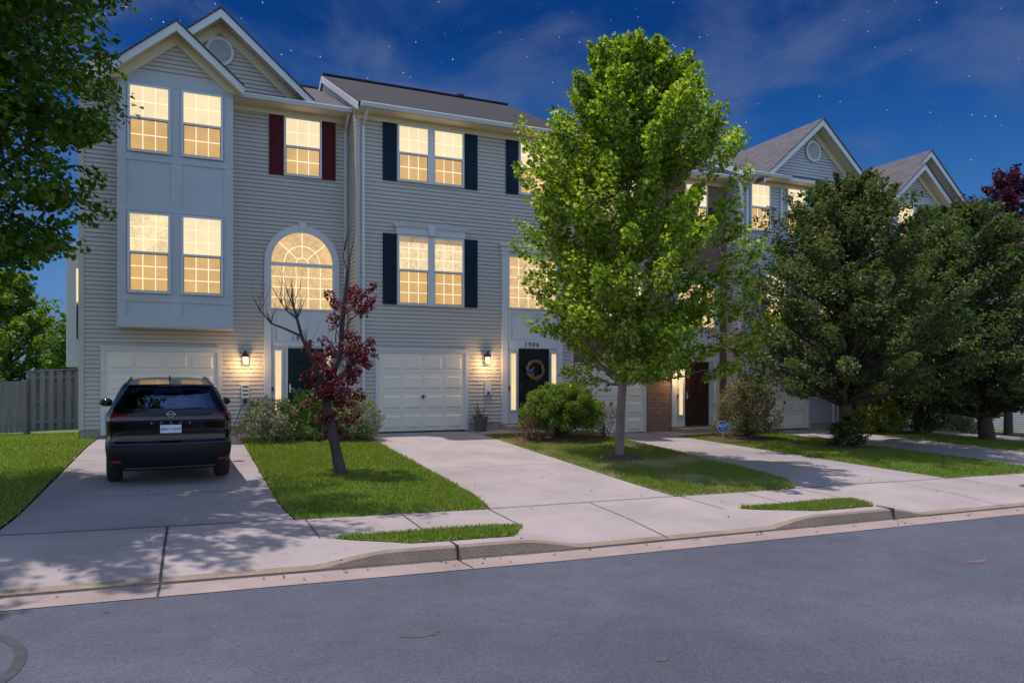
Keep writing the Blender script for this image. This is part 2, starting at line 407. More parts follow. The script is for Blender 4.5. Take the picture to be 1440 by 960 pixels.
def window(root, u0, u1, z0, z1, V, cols=3, rows=2, up=None, lo=None, split=True, frame=.055):
    """double hung window: white frame, two lit panes each with its grille"""
    y0, y1 = V-.055, V
    mb = MB(); f = frame
    mb.box(u0, u0+f, y0, y1, z0, z1).box(u1-f, u1, y0, y1, z0, z1).box(u0+f, u1-f, y0, y1, z1-f, z1).box(u0+f, u1-f, y0-.012, y1, z0, z0+f)
    zm = (z0+z1)/2
    if split: mb.box(u0+f, u1-f, y0+.004, y1, zm-.028, zm+.028)
    fr = mb.build('window', SASH, root, bevel=.006)
    parts = [(zm+.028, z1-f, up or UP, .032), (z0+f, zm-.028, lo or LO, .022)] if split else [(z0+f, z1-f, lo or LO, .022)]
    for i, (a, b, m, dp) in enumerate(parts):
        MB().box(u0+f, u1-f, V-dp, V-.006, a, b).build('pane', m, fr)
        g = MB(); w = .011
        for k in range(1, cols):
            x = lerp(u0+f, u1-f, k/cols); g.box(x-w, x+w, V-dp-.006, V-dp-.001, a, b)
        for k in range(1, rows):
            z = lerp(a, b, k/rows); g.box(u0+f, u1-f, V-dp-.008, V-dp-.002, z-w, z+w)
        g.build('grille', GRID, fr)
    if split:   # dark screen edge round the lower sash
        s = MB(); e = .014; x0, x1, a, b = u0+f, u1-f, z0+f, zm-.028
        s.box(x0, x0+e, V-.036, V-.023, a, b).box(x1-e, x1, V-.036, V-.023, a, b).box(x0+e, x1-e, V-.036, V-.023, a, a+e).box(x0+e, x1-e, V-.036, V-.023, b-e, b)
        s.build('screen_frame', SCREEN, fr)
    return fr
def shutter(root, u0, u1, z0, z1, V, m):
    mb = MB(); y = V-.022
    mb.box(u0, u1, y-.03, y, z0, z1)
    o = MB(); e = .055; zm = lerp(z0, z1, .47)
    for a, b in ((z0+.07, zm-.04), (zm+.04, z1-.07)):
        x0, x1 = u0+e, u1-e
        mb.add([(x0, y-.03, a), (x1, y-.03, a), (x1, y-.03, b), (x0, y-.03, b), (x0+.03, y-.045, a+.03), (x1-.03, y-.045, a+.03), (x1-.03, y-.045, b-.03), (x0+.03, y-.045, b-.03)],
               [(0,1,5,4),(1,2,6,5),(2,3,7,6),(3,0,4,7),(4,5,6,7)])
    return mb.build('shutter', m, root, bevel=.004)
def garage(root, u0, u1, z0, z1, V, rows=4, cols=4, handle=True):
    mb = MB(); t = .10
    mb.box(u0-t, u0, V-.06, V, z0, z1+t).box(u1, u1+t, V-.06, V, z0, z1+t).box(u0, u1, V-.06, V, z1, z1+t).box(u0-t-.02, u1+t+.02, V-.085, V-.061, z1+t-.03, z1+t+.02)
    fr = mb.build('garage_frame', WHITE, root, bevel=.006)
    d = MB(); rh = (z1-z0)/rows; y = V-.03
    for r in range(rows):
        a, b = z0+r*rh+.004, z0+(r+1)*rh-.004
        d.box(u0, u1, y, V-.002, a, b)
        cw = (u1-u0-.12)/cols
        for c in range(cols):
            x0, x1 = u0+.06+c*cw+.05, u0+.06+(c+1)*cw-.05; p, q = a+.09, b-.09; k = .035
            d.add([(x0, y-.001, p), (x1, y-.001, p), (x1, y-.001, q), (x0, y-.001, q), (x0+k, y-.022, p+k), (x1-k, y-.022, p+k), (x1-k, y-.022, q-k), (x0+k, y-.022, q-k)],
                  [(0,1,5,4),(1,2,6,5),(2,3,7,6),(3,0,4,7),(4,5,6,7)])
    do = d.build('garage_door', WHITEG, root)
    MB().box(u0, u1, V-.045, V-.031, z0-.03, z0+.012).build('door_seal', DARK, do)
    if handle:
        um = (u0+u1)/2; h = MB(); zc = z0+rh*1.75
        h.box(um-.015, um+.015, y-.04, y-.002, zc-.05, zc+.05).box(um-.07, um+.07, y-.055, y-.041, zc+.02, zc+.04)
        h.build('handle', DARK, do)
    return do
def gable_roof(roof, trim, soff, uc, w, zp, vf, vw, pitch, ze, ve, mp, fascia=.19, ov=0):
    """cross gable running back into the main roof plane z = ze + mp*(v - ve)"""
    th = .1
    for s in (-1, 1):
        n = 6; pts = [(uc, vf, zp), (uc+s*w, vf, zp-pitch*w)]
        meet = lambda a: max(vf+.3, ve+(zp-pitch*a-ze)/mp)
        pts += [(uc+s*w, meet(w), zp-pitch*w), (uc, meet(0), zp)]
        pts = [(p[0], p[1]-.03 if i < 2 else p[1], p[2]+.05) for i, p in enumerate(pts)]
        roof.slab(pts if s > 0 else pts[::-1], .04)
        zf = zp-pitch*w
        trim.extr([(uc, vf, zp), (uc+s*w, vf, zf), (uc+s*w, vf, zf-fascia), (uc, vf, zp-fascia*1.15)], (0, .03, 0))
        soff.extr([(uc, vf+.031, zp-.13), (uc+s*w, vf+.031, zf-.13), (uc+s*w, vw-.021, zf-.13), (uc, vw-.021, zp-.13)], (0, 0, -.012))
        # frieze board against the gable wall
        soff.extr([(uc, vw-.05, zp-.15), (uc+s*(w-.06), vw-.05, zp-.15-pitch*(w-.06)), (uc+s*(w-.37), vw-.05, zp-.40-pitch*(w-.37)), (uc, vw-.05, zp-.42)], (0, .024, 0))
def lantern(root, u, z, V, side=0):
    mb = MB(); y = V-.15
    mb.box(u-.05, u+.05, V-.03, V-.015, z-.02, z+.14).tube([(u, V-.03, z+.09), (u, y-.0, z+.15), (u, y, z+.19)], .012)
    mb.lathe([(.012, .24), (.03, .21), (.045, .17), (.075, .12), (.085, .10), (.10, .075), (.10, .06), (.02, .05)], (u, y, z), 12)
    for k in range(6):
        a = 2*math.pi*k/6; mb.tube([(u+.078*math.cos(a), y+.078*math.sin(a), z+.07), (u+.066*math.cos(a), y+.066*math.sin(a), z-.13)], .006, 5)
    mb.lathe([(.02, -.125), (.07, -.125), (.07, -.14), (.02, -.15)], (u, y, z), 12)
    la = mb.build('wall_lamp', METAL, root)
    MB().lathe([(.03, .055), (.068, .055), (.056, -.12), (.03, -.12)], (u, y, z), 12).build('glass', LAMPG, la)
    li = bpy.data.lights.new('lamp_light', 'POINT'); li.energy = 24; li.color = (1., .62, .26); li.shadow_soft_size = .06
    lo = bpy.data.objects.new('lamp_light', li); COL.objects.link(lo); lo.location = (u, V-.30, z-.1)
    return la
def downspout(root, u, V, ztop, zbot, ve, m=WHITE):
    mb = MB(); w = .035; y = V-.025
    mb.box(u-w, u+w, y-.06, y, zbot+.12, ztop-.35)
    mb.extr([(u-w, y-.06, ztop-.35), (u-w, y, ztop-.35), (u-w, ve+.03, ztop-.02), (u-w, ve-.03, ztop-.02)], (2*w, 0, 0))
    mb.extr([(u-w, y-.06, zbot+.12), (u-w, y, zbot+.12), (u-w, y-.16, zbot+.02), (u-w, y-.22, zbot+.05)], (2*w, 0, 0))
    return mb.build('downspout', m, root)
def utility_box(root, u, z, V, cord=False, tall=.36):
    mb = MB(); mb.box(u-.10, u+.10, V-.09, V-.015, z-.18, z+.18)
    o = mb.build('utility_box', WHITE, root, bevel=.008)
    if cord:
        s = MB()
        for k in range(3): MB().box(u-.07, u+.07, V-.094, V-.0905, z+.10-k*.10, z+.135-k*.10).build('vent_slot', DARK, o)
        s.box(u-.035, u+.035, V-.10, V-.02, z-.31, z-.20); s.build('socket', DARK, o)
        c = MB(); pts = [(u, V-.07, z-.31)]
        for k in range(1, 15):
            t = k/14; pts.append((u-.06-.40*t, V-.07-.9*t**1.5, z-.31-.70*math.sin(t*1.5)))
        c.tube(pts, .010, 6).build('cable', DARK, o)
    else:
        MB().box(u-.04, u+.04, V-.10, V-.0905, z-.16, z-.09).build('socket', DARK, o)
    return o
def vent(root, uc, zc, V, rx=.34, rz=.37):
    mb = MB(); n = 28
    def ring(r0, r1, y0, y1):
        vs = []
        for (r, y) in ((r1, y1), (r1, y0), (r0, y0), (r0, y1)):
            vs += [(uc+r*rx*math.cos(2*math.pi*k/n), y, zc+r*rz*math.sin(2*math.pi*k/n)) for k in range(n)]
        mb.add(vs, [(j*n+k, j*n+(k+1) % n, (j+1)*n+(k+1) % n, (j+1)*n+k) for j in range(3) for k in range(n)])
    ring(.78, 1., V-.06, V)
    mb.poly([(uc+.8*rx*math.cos(2*math.pi*k/n), V-.023, zc+.8*rz*math.sin(2*math.pi*k/n)) for k in range(n)])
    k = -8
    for k in range(-6, 7):
        z = zc+k*rz*.115; h = math.sqrt(max(0, 1-(k*.115/.76)**2))*rx*.76
        if h > .03: mb.add([(uc-h, V-.05, z-.018), (uc+h, V-.05, z-.018), (uc+h, V-.026, z+.02), (uc-h, V-.026, z+.02)], [(0, 1, 2, 3)])
    return mb.build('gable_vent', WHITE, root)
def front_door(root, u0, u1, z0, z1, V, m, glass=False):
    mb = MB(); mb.box(u0, u1, V-.05, V, z0, z1)
    if glass:
        mb = MB(); s = .09
        mb.box(u0, u0+s, V-.06, V, z0, z1).box(u1-s, u1, V-.06, V, z0, z1).box(u0+s, u1-s, V-.06, V, z1-s, z1).box(u0+s, u1-s, V-.06, V, z0, z0+.22)
    else:
        cw = (u1-u0)/2
        for c in range(2):
            for a, b in ((z0+.2, z0+.85), (z0+1.0, z0+1.55), (z0+1.66, z1-.12)):
                x0, x1 = u0+c*cw+.09, u0+(c+1)*cw-.09
                mb.add([(x0, V-.0505, a), (x1, V-.0505, a), (x1, V-.0505, b), (x0, V-.0505, b), (x0+.03, V-.065, a+.03), (x1-.03, V-.065, a+.03), (x1-.03, V-.065, b-.03), (x0+.03, V-.065, b-.03)],
                       [(0,1,5,4),(1,2,6,5),(2,3,7,6),(3,0,4,7),(4,5,6,7)])
    do = mb.build('front_door', m, root, bevel=.004)
    if glass: MB().box(u0+.09, u1-.09, V-.035, V-.003, z0+.22, z1-.09).build('pane', DOORK, do)
    h = MB(); h.box(u0+.03, u0+.07, V-.085, V-.061, z0+.9, z0+1.12).tube([(u0+.05, V-.085, z0+1.0), (u0+.05, V-.12, z0+1.0), (u0+.14, V-.12, z0+1.0)], .012, 6)
    h.build('handle', STEEL if not glass else DARK, do)
    return do
def sidelight(root, u0, u1, z0, z1, V):
    mb = MB(); f = .035
    mb.box(u0-f, u0, V-.045, V, z0-f, z1+f).box(u1, u1+f, V-.045, V, z0-f, z1+f).box(u0, u1, V-.045, V, z1, z1+f).box(u0, u1, V-.045, V, z0-f, z0)
    o = mb.build('sidelight', WHITE, root); MB().box(u0, u1, V-.03, V-.002, z0, z1).build('pane', SIDEG, o); return o

def shell(root, u0, u1, V, zb, ze, zr, depth, wall, shingle, gables=(), brick_base=True, gutter=None, ovl=.05, ovr=.05):
    """walls, main roof, gutter, fascia and corner trim shared by all the townhouses. ze: soffit height"""
    ve = V-.5; vr = V+5.0; mp = (zr-ze-.12)/(vr-ve); vb = V+10
    mb = MB()
    if wall is BRICK:
        mb.quad((u0, V, zb-.3), (u1, V, zb-.3), (u1, V, ze+.05), (u0, V, ze+.05))
        mb.use(SIDINGB if False else wall)
    else:
        mb.use(wall); siding(mb, front(V), u0, u1, zb+.22, ze+.05)
        mb.use(BRICKB).quad((u0, V-.005, zb-.4), (u1, V-.005, zb-.4), (u1, V-.005, zb+.23), (u0, V-.005, zb+.23)); mb.use(wall)
    side = wall if wall is not BRICK else SIDING
    mb.use(side)
    siding(mb, lambda a, z, off: (u0-off, a, z), V, vb, zb-.3, ze+.05)
    siding(mb, lambda a, z, off: (u1+off, a, z), V, vb, zb-.3, ze+.05)
    mb.quad((u0, vb, zb-.5), (u1, vb, zb-.5), (u1, vb, ze), (u0, vb, ze))
    # triangular ends under the main roof
    for uu, s in ((u0, -1), (u1, 1)):
        siding(mb, (lambda uu, s: lambda a, z, off: (uu+s*off*.5, a, z))(uu, s), 0, 0, ze+.05, zr-.1, .105, lambda z: (max(V-.4, vr-(zr-.08-z)/mp), min(vb+.4, vr+(zr-.08-z)/mp)))
    for g in gables:
        if g.get('nowall'): continue
        uc, w, zp, vw = g['uc'], g['w'], g['zp'], g['vw']
        mb.use(g.get('wall', wall))
        siding(mb, front(vw), 0, 0, g['zb'], zp-.28, .105, lambda z: (uc-min(g['hw'], (zp-.28-z)/g['pitch']), uc+min(g['hw'], (zp-.28-z)/g['pitch'])))
    W = mb.build('wall', None, root)
    roof = MB(); trim = MB(); soff = MB()
    for (a, za, b, zb_) in ((ve, ze+.12, vr, zr), (vb+.5, ze+.12, vr, zr)):
        pts = [(u0-ovl, a, za), (u1+ovr, a, za), (u1+ovr, b, zb_), (u0-ovl, b, zb_)]
        roof.slab(pts if a < b else pts[::-1], .035)
    roof.box(u0-ovl, u1+ovr, vr-.13, vr+.13, zr-.03, zr+.025)       # ridge cap
    for uu, x in ((u0-ovl, -1), (u1+ovr, 1)):
        for (a, b) in ((ve, vr), (vb+.5, vr)):
            trim.extr([(uu, a, ze+.085), (uu, b, zr-.035), (uu, b, zr-.24), (uu, a, ze-.10)], (x*.025, 0, 0))
    ga = gutter or (u0, u1)
    soff.box(u0, u1, ve+.03, V-.021, ze-.012, ze)
    soff.box(u0, u1, V-.045, V-.021, ze-.16, ze-.013)
    trim.box(u0, u1, ve, ve+.03, ze-.02, ze+.085)
    for g in gables: gable_roof(roof, trim, soff, g['uc'], g['w'], g['zp'], g['vf'], g['vw'], g['pitch'], ze+.12, ve, mp)
    RO = roof.build('roof', shingle, root)
    trim.build('fascia', WHITE, root); soff.build('soffit', SOFFIT, root)
    gt = MB(); a, b = ga
    gt.extr([(a, ve-.005, ze+.10), (a, ve-.115, ze+.10), (a, ve-.125, ze+.075), (a, ve-.085, ze-.01), (a, ve-.005, ze-.01)], (b-a, 0, 0))
    gt.build('gutter', WHITE, root)
    ct = MB()
    cm = WHITE if wall is not BRICK else WHITE
    if wall is not BRICK:
        for uu, s in ((u0, 1), (u1, -1)):
            ct = MB(); x0, x1 = sorted((uu-s*.025, uu+s*.09)); ct.box(x0, x1, V-.03, V+.0005, zb+.2, ze-.16)
            x0, x1 = sorted((uu-s*.028, uu-s*.0)); ct.box(x0, x1, V+.001, V+.09, zb+.2, ze-.16)
            ct.build('corner_trim', SIDING if wall is SIDING else WHITE, root)
    return RO

def entry_flat(root, du, V, dz, number, door, lampless=False, glass=True, both=True):
    """tall white entrance surround: cornice, gridded window, panel, house number, door and sidelights"""
    u0, u1 = 8.21+du, 10.14+du
    mb = MB(); y = V-.05
    z = lambda a: a+dz
    mb.box(u0, u0+.18, y-.02, V, z(.15), z(5.05)).box(u1-.18, u1, y-.02, V, z(.15), z(5.05))
    mb.box(u0-.04, u1+.04, y-.05, V, z(5.05), z(5.18)).box(u0-.09, u1+.09, y-.10, V, z(5.18), z(5.25)).box(u0-.02, u0+.2, y-.035, V-.001, z(4.95), z(5.048)).box(u1-.2, u1+.02, y-.035, V-.001, z(4.95), z(5.048))
    mb.box(u0+.18, u1-.18, y+.02, V, z(.15), z(3.40)).box(u0+.18, u1-.18, y+.012, V, z(4.95), z(5.049))
    mb.box(u0+.18, u1-.18, y-.005, y+.0195, z(2.30), z(2.52)).box(u0+.18, u0+.28, y-.005, y+.0195, z(2.52), z(3.4)).box(u1-.28, u1-.18, y-.005, y+.0195, z(2.52), z(3.4)).box(u0+.28, u1-.28, y-.005, y+.0195, z(3.3), z(3.4))
    S = mb.build('entrance_surround', WHITE, root, bevel=.006)
    window(root, u0+.18, u1-.18, z(3.41), z(4.94), V-.02, 5, 5, lo=ARCHG, split=False, frame=.05)
    Vd = V-.032
    dz0 = .17
    front_door(root, u0+.51, u1-.46, z(dz0), z(2.29), Vd, door, glass)
    mb = MB(); mb.box(u0+.48, u0+.509, Vd-.03, Vd, z(dz0), z(2.3)).box(u1-.459, u1-.43, Vd-.03, Vd, z(dz0), z(2.3)); mb.build('door_frame', WHITE, S)
    sidelight(root, u0+.27, u0+.42, z(.55), z(2.15), Vd); both and sidelight(root, u1-.37, u1-.22, z(.55), z(2.15), Vd)
    for i, ch in enumerate(number or ''): text_mb(ch, .17, .006, ((u0+u1)/2-.04+(i-1.5)*.125, y-.013, z(2.41))).build('house_number', DARK, S)
    MB().box(u0-.02, u1+.02, V-.75, V-.04, z(-.05), z(.13)).build('doorstep', BRICKB, root)
    MB().box(u0+.19, u0+.23, y-.04, y-.021, z(1.12), z(1.22)).build('doorbell', DARK, S)

def entry_arch(root, du, V, dz, number):
    """white arched surround of the gabled houses"""
    z = lambda a: a+dz
    uc, r, R_ = 2.86+du, .79, .97; zsp = 4.50; y = V-.05; n = 20
    u0, u1 = uc-R_, uc+R_
    mb = MB()
    arc = lambda rr, y_: [(uc+rr*math.cos(math.pi-math.pi*k/n), y_, z(zsp)+rr*1.03*math.sin(math.pi*k/n)) for k in range(n+1)]
    o, i = arc(R_, y-.03), arc(r, y-.03); ob, ib = arc(R_, V), arc(r, V)
    N1 = n+1
    mb.add(o+i+ob+ib, [(k, k+1, N1+k+1, N1+k) for k in range(n)]+[(k, 2*N1+k, 2*N1+k+1, k+1) for k in range(n)]+[(N1+k, N1+k+1, 3*N1+k+1, 3*N1+k) for k in range(n)])
    mb.extr([(uc-.07, y-.06, z(zsp)+.80), (uc+.07, y-.06, z(zsp)+.80), (uc+.10, y-.06, z(zsp)+1.07), (uc-.10, y-.06, z(zsp)+1.07)], (0, .05, 0))
    mb.box(u0, u0+.18, y-.03, V, z(.15), z(zsp)).box(u1-.18, u1, y-.03, V, z(.15), z(zsp))
    mb.box(u0+.18, u1-.18, y+.02, V, z(.15), z(3.24))
    mb.box(u0+.18, u1-.18, y-.012, V, z(3.24), z(3.29)).box(u0+.18, u1-.18, y-.005, y+.0195, z(2.29), z(2.40)).box(u0+.18, u0+.28, y-.005, y+.0195, z(2.40), z(3.24)).box(u1-.28, u1-.18, y-.005, y+.0195, z(2.40), z(3.24))
    S = mb.build('entrance_surround', WHITE, root, bevel=.006)
    # arched window: rectangular light below, fan light above
    fr = MB(); fr.box(uc-r, uc+r, y-.01, V-.003, z(4.40), z(4.49))
    W = fr.build('window', SASH, root)
    MB().box(uc-r, uc+r, V-.03, V-.004, z(3.29), z(4.40)).build('pane', ARCHG, W)
    MB().poly([(p[0], V-.03, p[2]) for p in arc(r, 0)]).build('pane', ARCHG, W)
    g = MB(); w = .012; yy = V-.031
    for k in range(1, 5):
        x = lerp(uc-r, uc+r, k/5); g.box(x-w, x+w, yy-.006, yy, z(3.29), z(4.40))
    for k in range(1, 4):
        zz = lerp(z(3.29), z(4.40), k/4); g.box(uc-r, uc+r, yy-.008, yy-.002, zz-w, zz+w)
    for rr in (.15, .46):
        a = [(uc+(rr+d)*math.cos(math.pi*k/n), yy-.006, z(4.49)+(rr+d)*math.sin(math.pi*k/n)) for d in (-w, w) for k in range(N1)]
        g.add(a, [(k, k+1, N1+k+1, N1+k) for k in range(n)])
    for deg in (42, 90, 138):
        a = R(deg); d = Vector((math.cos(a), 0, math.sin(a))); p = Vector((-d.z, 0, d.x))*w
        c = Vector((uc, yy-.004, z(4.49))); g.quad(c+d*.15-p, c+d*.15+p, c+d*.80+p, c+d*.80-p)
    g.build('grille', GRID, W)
    Vd = V-.032
    front_door(root, uc-.37, uc+.56, z(.17), z(2.24), Vd, DOORG)
    mb = MB(); mb.box(uc-.42, uc-.371, Vd-.03, Vd, z(.17), z(2.29)).box(uc+.561, uc+.6, Vd-.03, Vd, z(.17), z(2.29)); mb.build('door_frame', WHITE, S)
    sidelight(root, uc-.69, uc-.54, z(.55), z(2.17), Vd); sidelight(root, uc+.64, uc+.74, z(.55), z(2.17), Vd)
    for i, ch in enumerate(number): text_mb(ch, .17, .006, (uc-.12+(i-1)*.125, y-.013, z(2.49))).build('house_number', DARK, S)
    MB().box(u0-.02, u1+.02, V-.75, V-.04, z(-.05), z(.13)).build('doorstep', BRICKB, root)
    MB().box(u0+.19, u0+.235, y-.045, y-.031, z(1.12), z(1.22)).build('doorbell', DARK, S)

def house_gabled(label, du, V, dz, shut, lamp=True, full=True, wall=None, number='190', shingle=None, bayside=False):
    wall = wall or SIDING
    z = lambda a: a+dz
    u0, u1 = -2.29+du, 4.1+du
    root = thing('townhouse', label, 'house', (u0+3.2, V, z(0)), 'townhouses in the row')
    Vb = V-.6
    gs = [dict(uc=.83+du, w=2.28, hw=2.1, zp=z(10.66), vf=V-.5, vw=V, zb=z(8.55), pitch=.87),
          dict(uc=-.18+du, w=1.52, hw=1.26, zp=z(9.92), vf=Vb-.4, vw=Vb, zb=z(8.72), pitch=.87)]
    shell(root, u0, u1, V, z(0), z(8.52), z(11.13), 10, wall, shingle or SHING1, gs, gutter=(1.12+du, u1-.02))
    # two storey bay
    b0, b1 = -1.45+du, 1.10+du
    mb = MB(); y = Vb
    mb.box(b0, b1, y, V-.001, z(2.70), z(8.74))
    t = .022
    rails = [(z(2.70), z(2.92)), (z(3.27), z(3.45)), (z(5.42), z(5.58)), (z(6.63), z(6.80)), (z(8.45), z(8.72))]
    for a, b in rails: mb.box(b0-.006, b1+.006, y-t, y-.001, a, b)
    for x0, x1 in ((b0-.006, b0+.19), (-.31+du, -.06+du), (b1-.21, b1+.006)):
        for (p, a), (b, q) in zip(rails, rails[1:]): mb.box(x0, x1, y-t+.003, y-.0015, a, b)
    mb.box(b0-.02, b1+.02, y-.03, V-.002, z(2.66), z(2.70))
    mb.use(SOFFIT) if False else None
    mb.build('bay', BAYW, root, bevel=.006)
    for x0, x1 in ((-1.24+du, -.31+du), (-.08+du, .87+du)):
        window(root, x0, x1, z(6.82), z(8.44), Vb-.0, 3, 2)
        window(root, x0, x1, z(3.47), z(5.40), Vb-.0, 3, 3, up=UPL if x0 < -1+du else UP)
    window(root, 2.39+du, 3.37+du, z(6.79), z(8.36), V-.01, 3, 2)
    shutter(root, 2.02+du, 2.38+du, z(6.79), z(8.35), V, shut); shutter(root, 3.38+du, 3.74+du, z(6.79), z(8.35), V, shut)
    vent(root, .82+du, z(9.76), V-.02)
    garage(root, -1.75+du, .76+du, z(.06), z(2.10), V)
    entry_arch(root, du, V, dz, number) if number else entry_flat(root, du-6.4, V, dz, None, DOORG)
    downspout(root, 3.99+du, V, z(8.5), z(0), V-.56)
    if lamp: lantern(root, 1.43+du, z(1.93), V)
    utility_box(root, 1.43+du, z(1.11), V, cord=lamp)
    if bayside:   # shallow bay on the end wall
        a, b = V+2.7, V+5.2; x = u0-.62
        mb = MB(); mb.box(x, u0+.0, a, b, z(1.75), z(4.75)).box(x-.06, u0-.001, a-.06, b+.06, z(4.75), z(4.9)).box(x-.12, u0-.002, a-.12, b+.12, z(4.9), z(5.05))
        by = mb.build('side_bay', WHITE, root, bevel=.01)
        mb = MB(); mb.box(u0-.42, u0-.16, a-.03, a-.001, z(2.45), z(4.45)); w = mb.build('bay_window', SASH, by)
        MB().box(u0-.38, u0-.20, a-.036, a-.031, z(3.5), z(4.4)).build('pane', UP, w)
        MB().box(u0-.38, u0-.20, a-.036, a-.031, z(2.5), z(3.42)).build('pane', SCREEN, w)
        s = MB(); s.box(x-.01, x-.001, a+.3, b-.3, z(2.45), z(4.45)).build('bay_window', UP, by)
    return root

def double_window(root, u0, u1, z0, z1, V, rows, up, lo, mull=.045):
    um = (u0+u1)/2
    window(root, u0, um-mull, z0, z1, V, 3, rows, up, lo); window(root, um+mull, u1, z0, z1, V, 3, rows, up, lo)
    MB().box(um-mull, um+mull, V-.05, V-.002, z0, z1).build('mullion', SASH, root)
def house_flat(label, du, V, dz, wall, shut, number, door, roofm, lampu=7.74, glass=True, vents=True, lampz=1.98, trimr=True):
    z = lambda a: a+dz
    u0, u1 = 4.1+du, 10.5+du
    root = thing('townhouse', label, 'house', (u0+3.2, V, z(0)), 'townhouses in the row')
    RO = shell(root, u0, u1, V, z(0), z(8.38), z(11.22), 10, wall, roofm)
    Vw = V-.01
    double_window(root, 5.18+du, 7.07+du, z(6.70), z(8.23), Vw, 2, UP, LO)
    window(root, 8.74+du, 9.66+du, z(6.70), z(8.23), Vw, 3, 2)
    double_window(root, 5.18+du, 7.07+du, z(3.40), z(5.28), Vw, 3, UPL, LO)
    for a, b in ((5.235, 6.025), (6.225, 7.015)): MB().box(a+du, b+du, Vw-.0405, Vw-.0325, z(5.09), z(5.225)).build('valance', VALG, root)
    if shut:
        for a in (4.79, 7.10): 
            for p, q in ((6.69, 8.22), (3.41, 5.29)): shutter(root, a+du, a+.37+du, z(p), z(q), V, shut)
        for a in (8.34, 9.68): shutter(root, a+du, a+.37+du, z(6.69), z(8.22), V, shut)
    # lintel with keystone above the middle window
    mb = MB(); y = V-.02
    mb.box(5.14+du, 7.11+du, y-.05, y, z(5.29), z(5.47)).box(5.10+du, 7.15+du, y-.075, y, z(5.47), z(5.51)).box(5.06+du, 7.19+du, y-.10, y, z(5.51), z(5.55))
    mb.extr([(6.05+du, y-.12, z(5.29)), (6.19+du, y-.12, z(5.29)), (6.23+du, y-.12, z(5.57)), (6.01+du, y-.12, z(5.57))], (0, .119, 0))
    mb.build('lintel', WHITE, root, bevel=.006)
    garage(root, 4.69+du, 7.10+du, z(.02), z(2.12), V)
    entry_flat(root, du, V, dz, number, door, glass=glass, both=wall is not BRICK)
    downspout(root, 4.27+du, V, z(8.36), z(0), V-.56)
    if lampu: lantern(root, lampu+du, z(lampz), V-(.07 if wall is BRICK else 0))
    if wall is not BRICK: utility_box(root, 7.78+du, z(1.16), V)
    if vents:
        v = MB(); v.tube([(8.9+du, V+5.35, z(10.9)), (8.9+du, V+5.35, z(11.42))], .09, 10).box(8.78+du, 9.02+du, V+5.23, V+5.47, z(11.38), z(11.46)); v.build('roof_vent', DARK, RO)
    return root

house_gabled('beige townhouse at the left end with two gables, a white bay and maroon shutters', 0, 20.3, 0, MAROON, bayside=True)
house_flat('beige townhouse with dark navy shutters and a black door numbered 1906', 0, 19.3, 0, SIDING, NAVY, '1906', DOORK, SHING2)
house_flat('red brick townhouse behind the tall green maple', 6.4, 20.1, -.3, BRICK, None, None, DOORB, SHING2, lampu=8.3, glass=False, lampz=1.95)
# the fourth house: one wide gable over the front
def house_blue():
    V, dz = 19.4, -.32
    z = lambda a: a+dz
    u0, u1 = 16.9, 23.3
    root = thing('townhouse', 'pale blue grey townhouse with one wide gable and a round white vent', 'house', (20.1, V, z(0)), 'townhouses in the row')
    g = [dict(uc=20.06, w=2.62, hw=2.4, zp=z(10.66), vf=V-.5, vw=V, zb=z(8.55), pitch=.87)]
    shell(root, u0, u1, V, z(0), z(8.42), z(11.1), 10, SIDINGB, SHING3, g, gutter=(16.95, 18.55))
    for x0 in (17.28, 18.87, 20.32): window(root, x0, x0+.86, z(6.70), z(8.32), V-.01, 3, 2)
    for x0 in (17.9, 20.3): window(root, x0, x0+.95, z(3.45), z(5.3), V-.01, 3, 3)
    vent(root, 20.06, z(9.68), V-.02)
    garage(root, 17.72, 19.78, z(.04), z(2.10), V)
    downspout(root, 17.12, V, z(8.4), z(0), V-.56); downspout(root, 21.02, V, z(8.4), z(0), V-.1)
    MB().box(18.58, 18.66, V-.06, V-.02, z(2.6), z(8.25)).build('corner_trim', WHITE, root)
    utility_box(root, 20.4, z(1.3), V, cord=False)
    entry_flat(root, 12.95, V, dz, None, DOORG, glass=False)
    return root
house_blue()
house_gabled('grey townhouse with two gables half hidden behind the dark green trees', 25.6, 20.1, -.42, NAVY, lamp=False, wall=SIDINGB, number=None, shingle=SHING3)
house_flat('pale townhouse at the far right end behind the purple leaved tree', 25.6+6.4-.6, 20.6, -.75, SIDINGB, NAVY, None, DOORG, SHING3, lampu=None, vents=False)

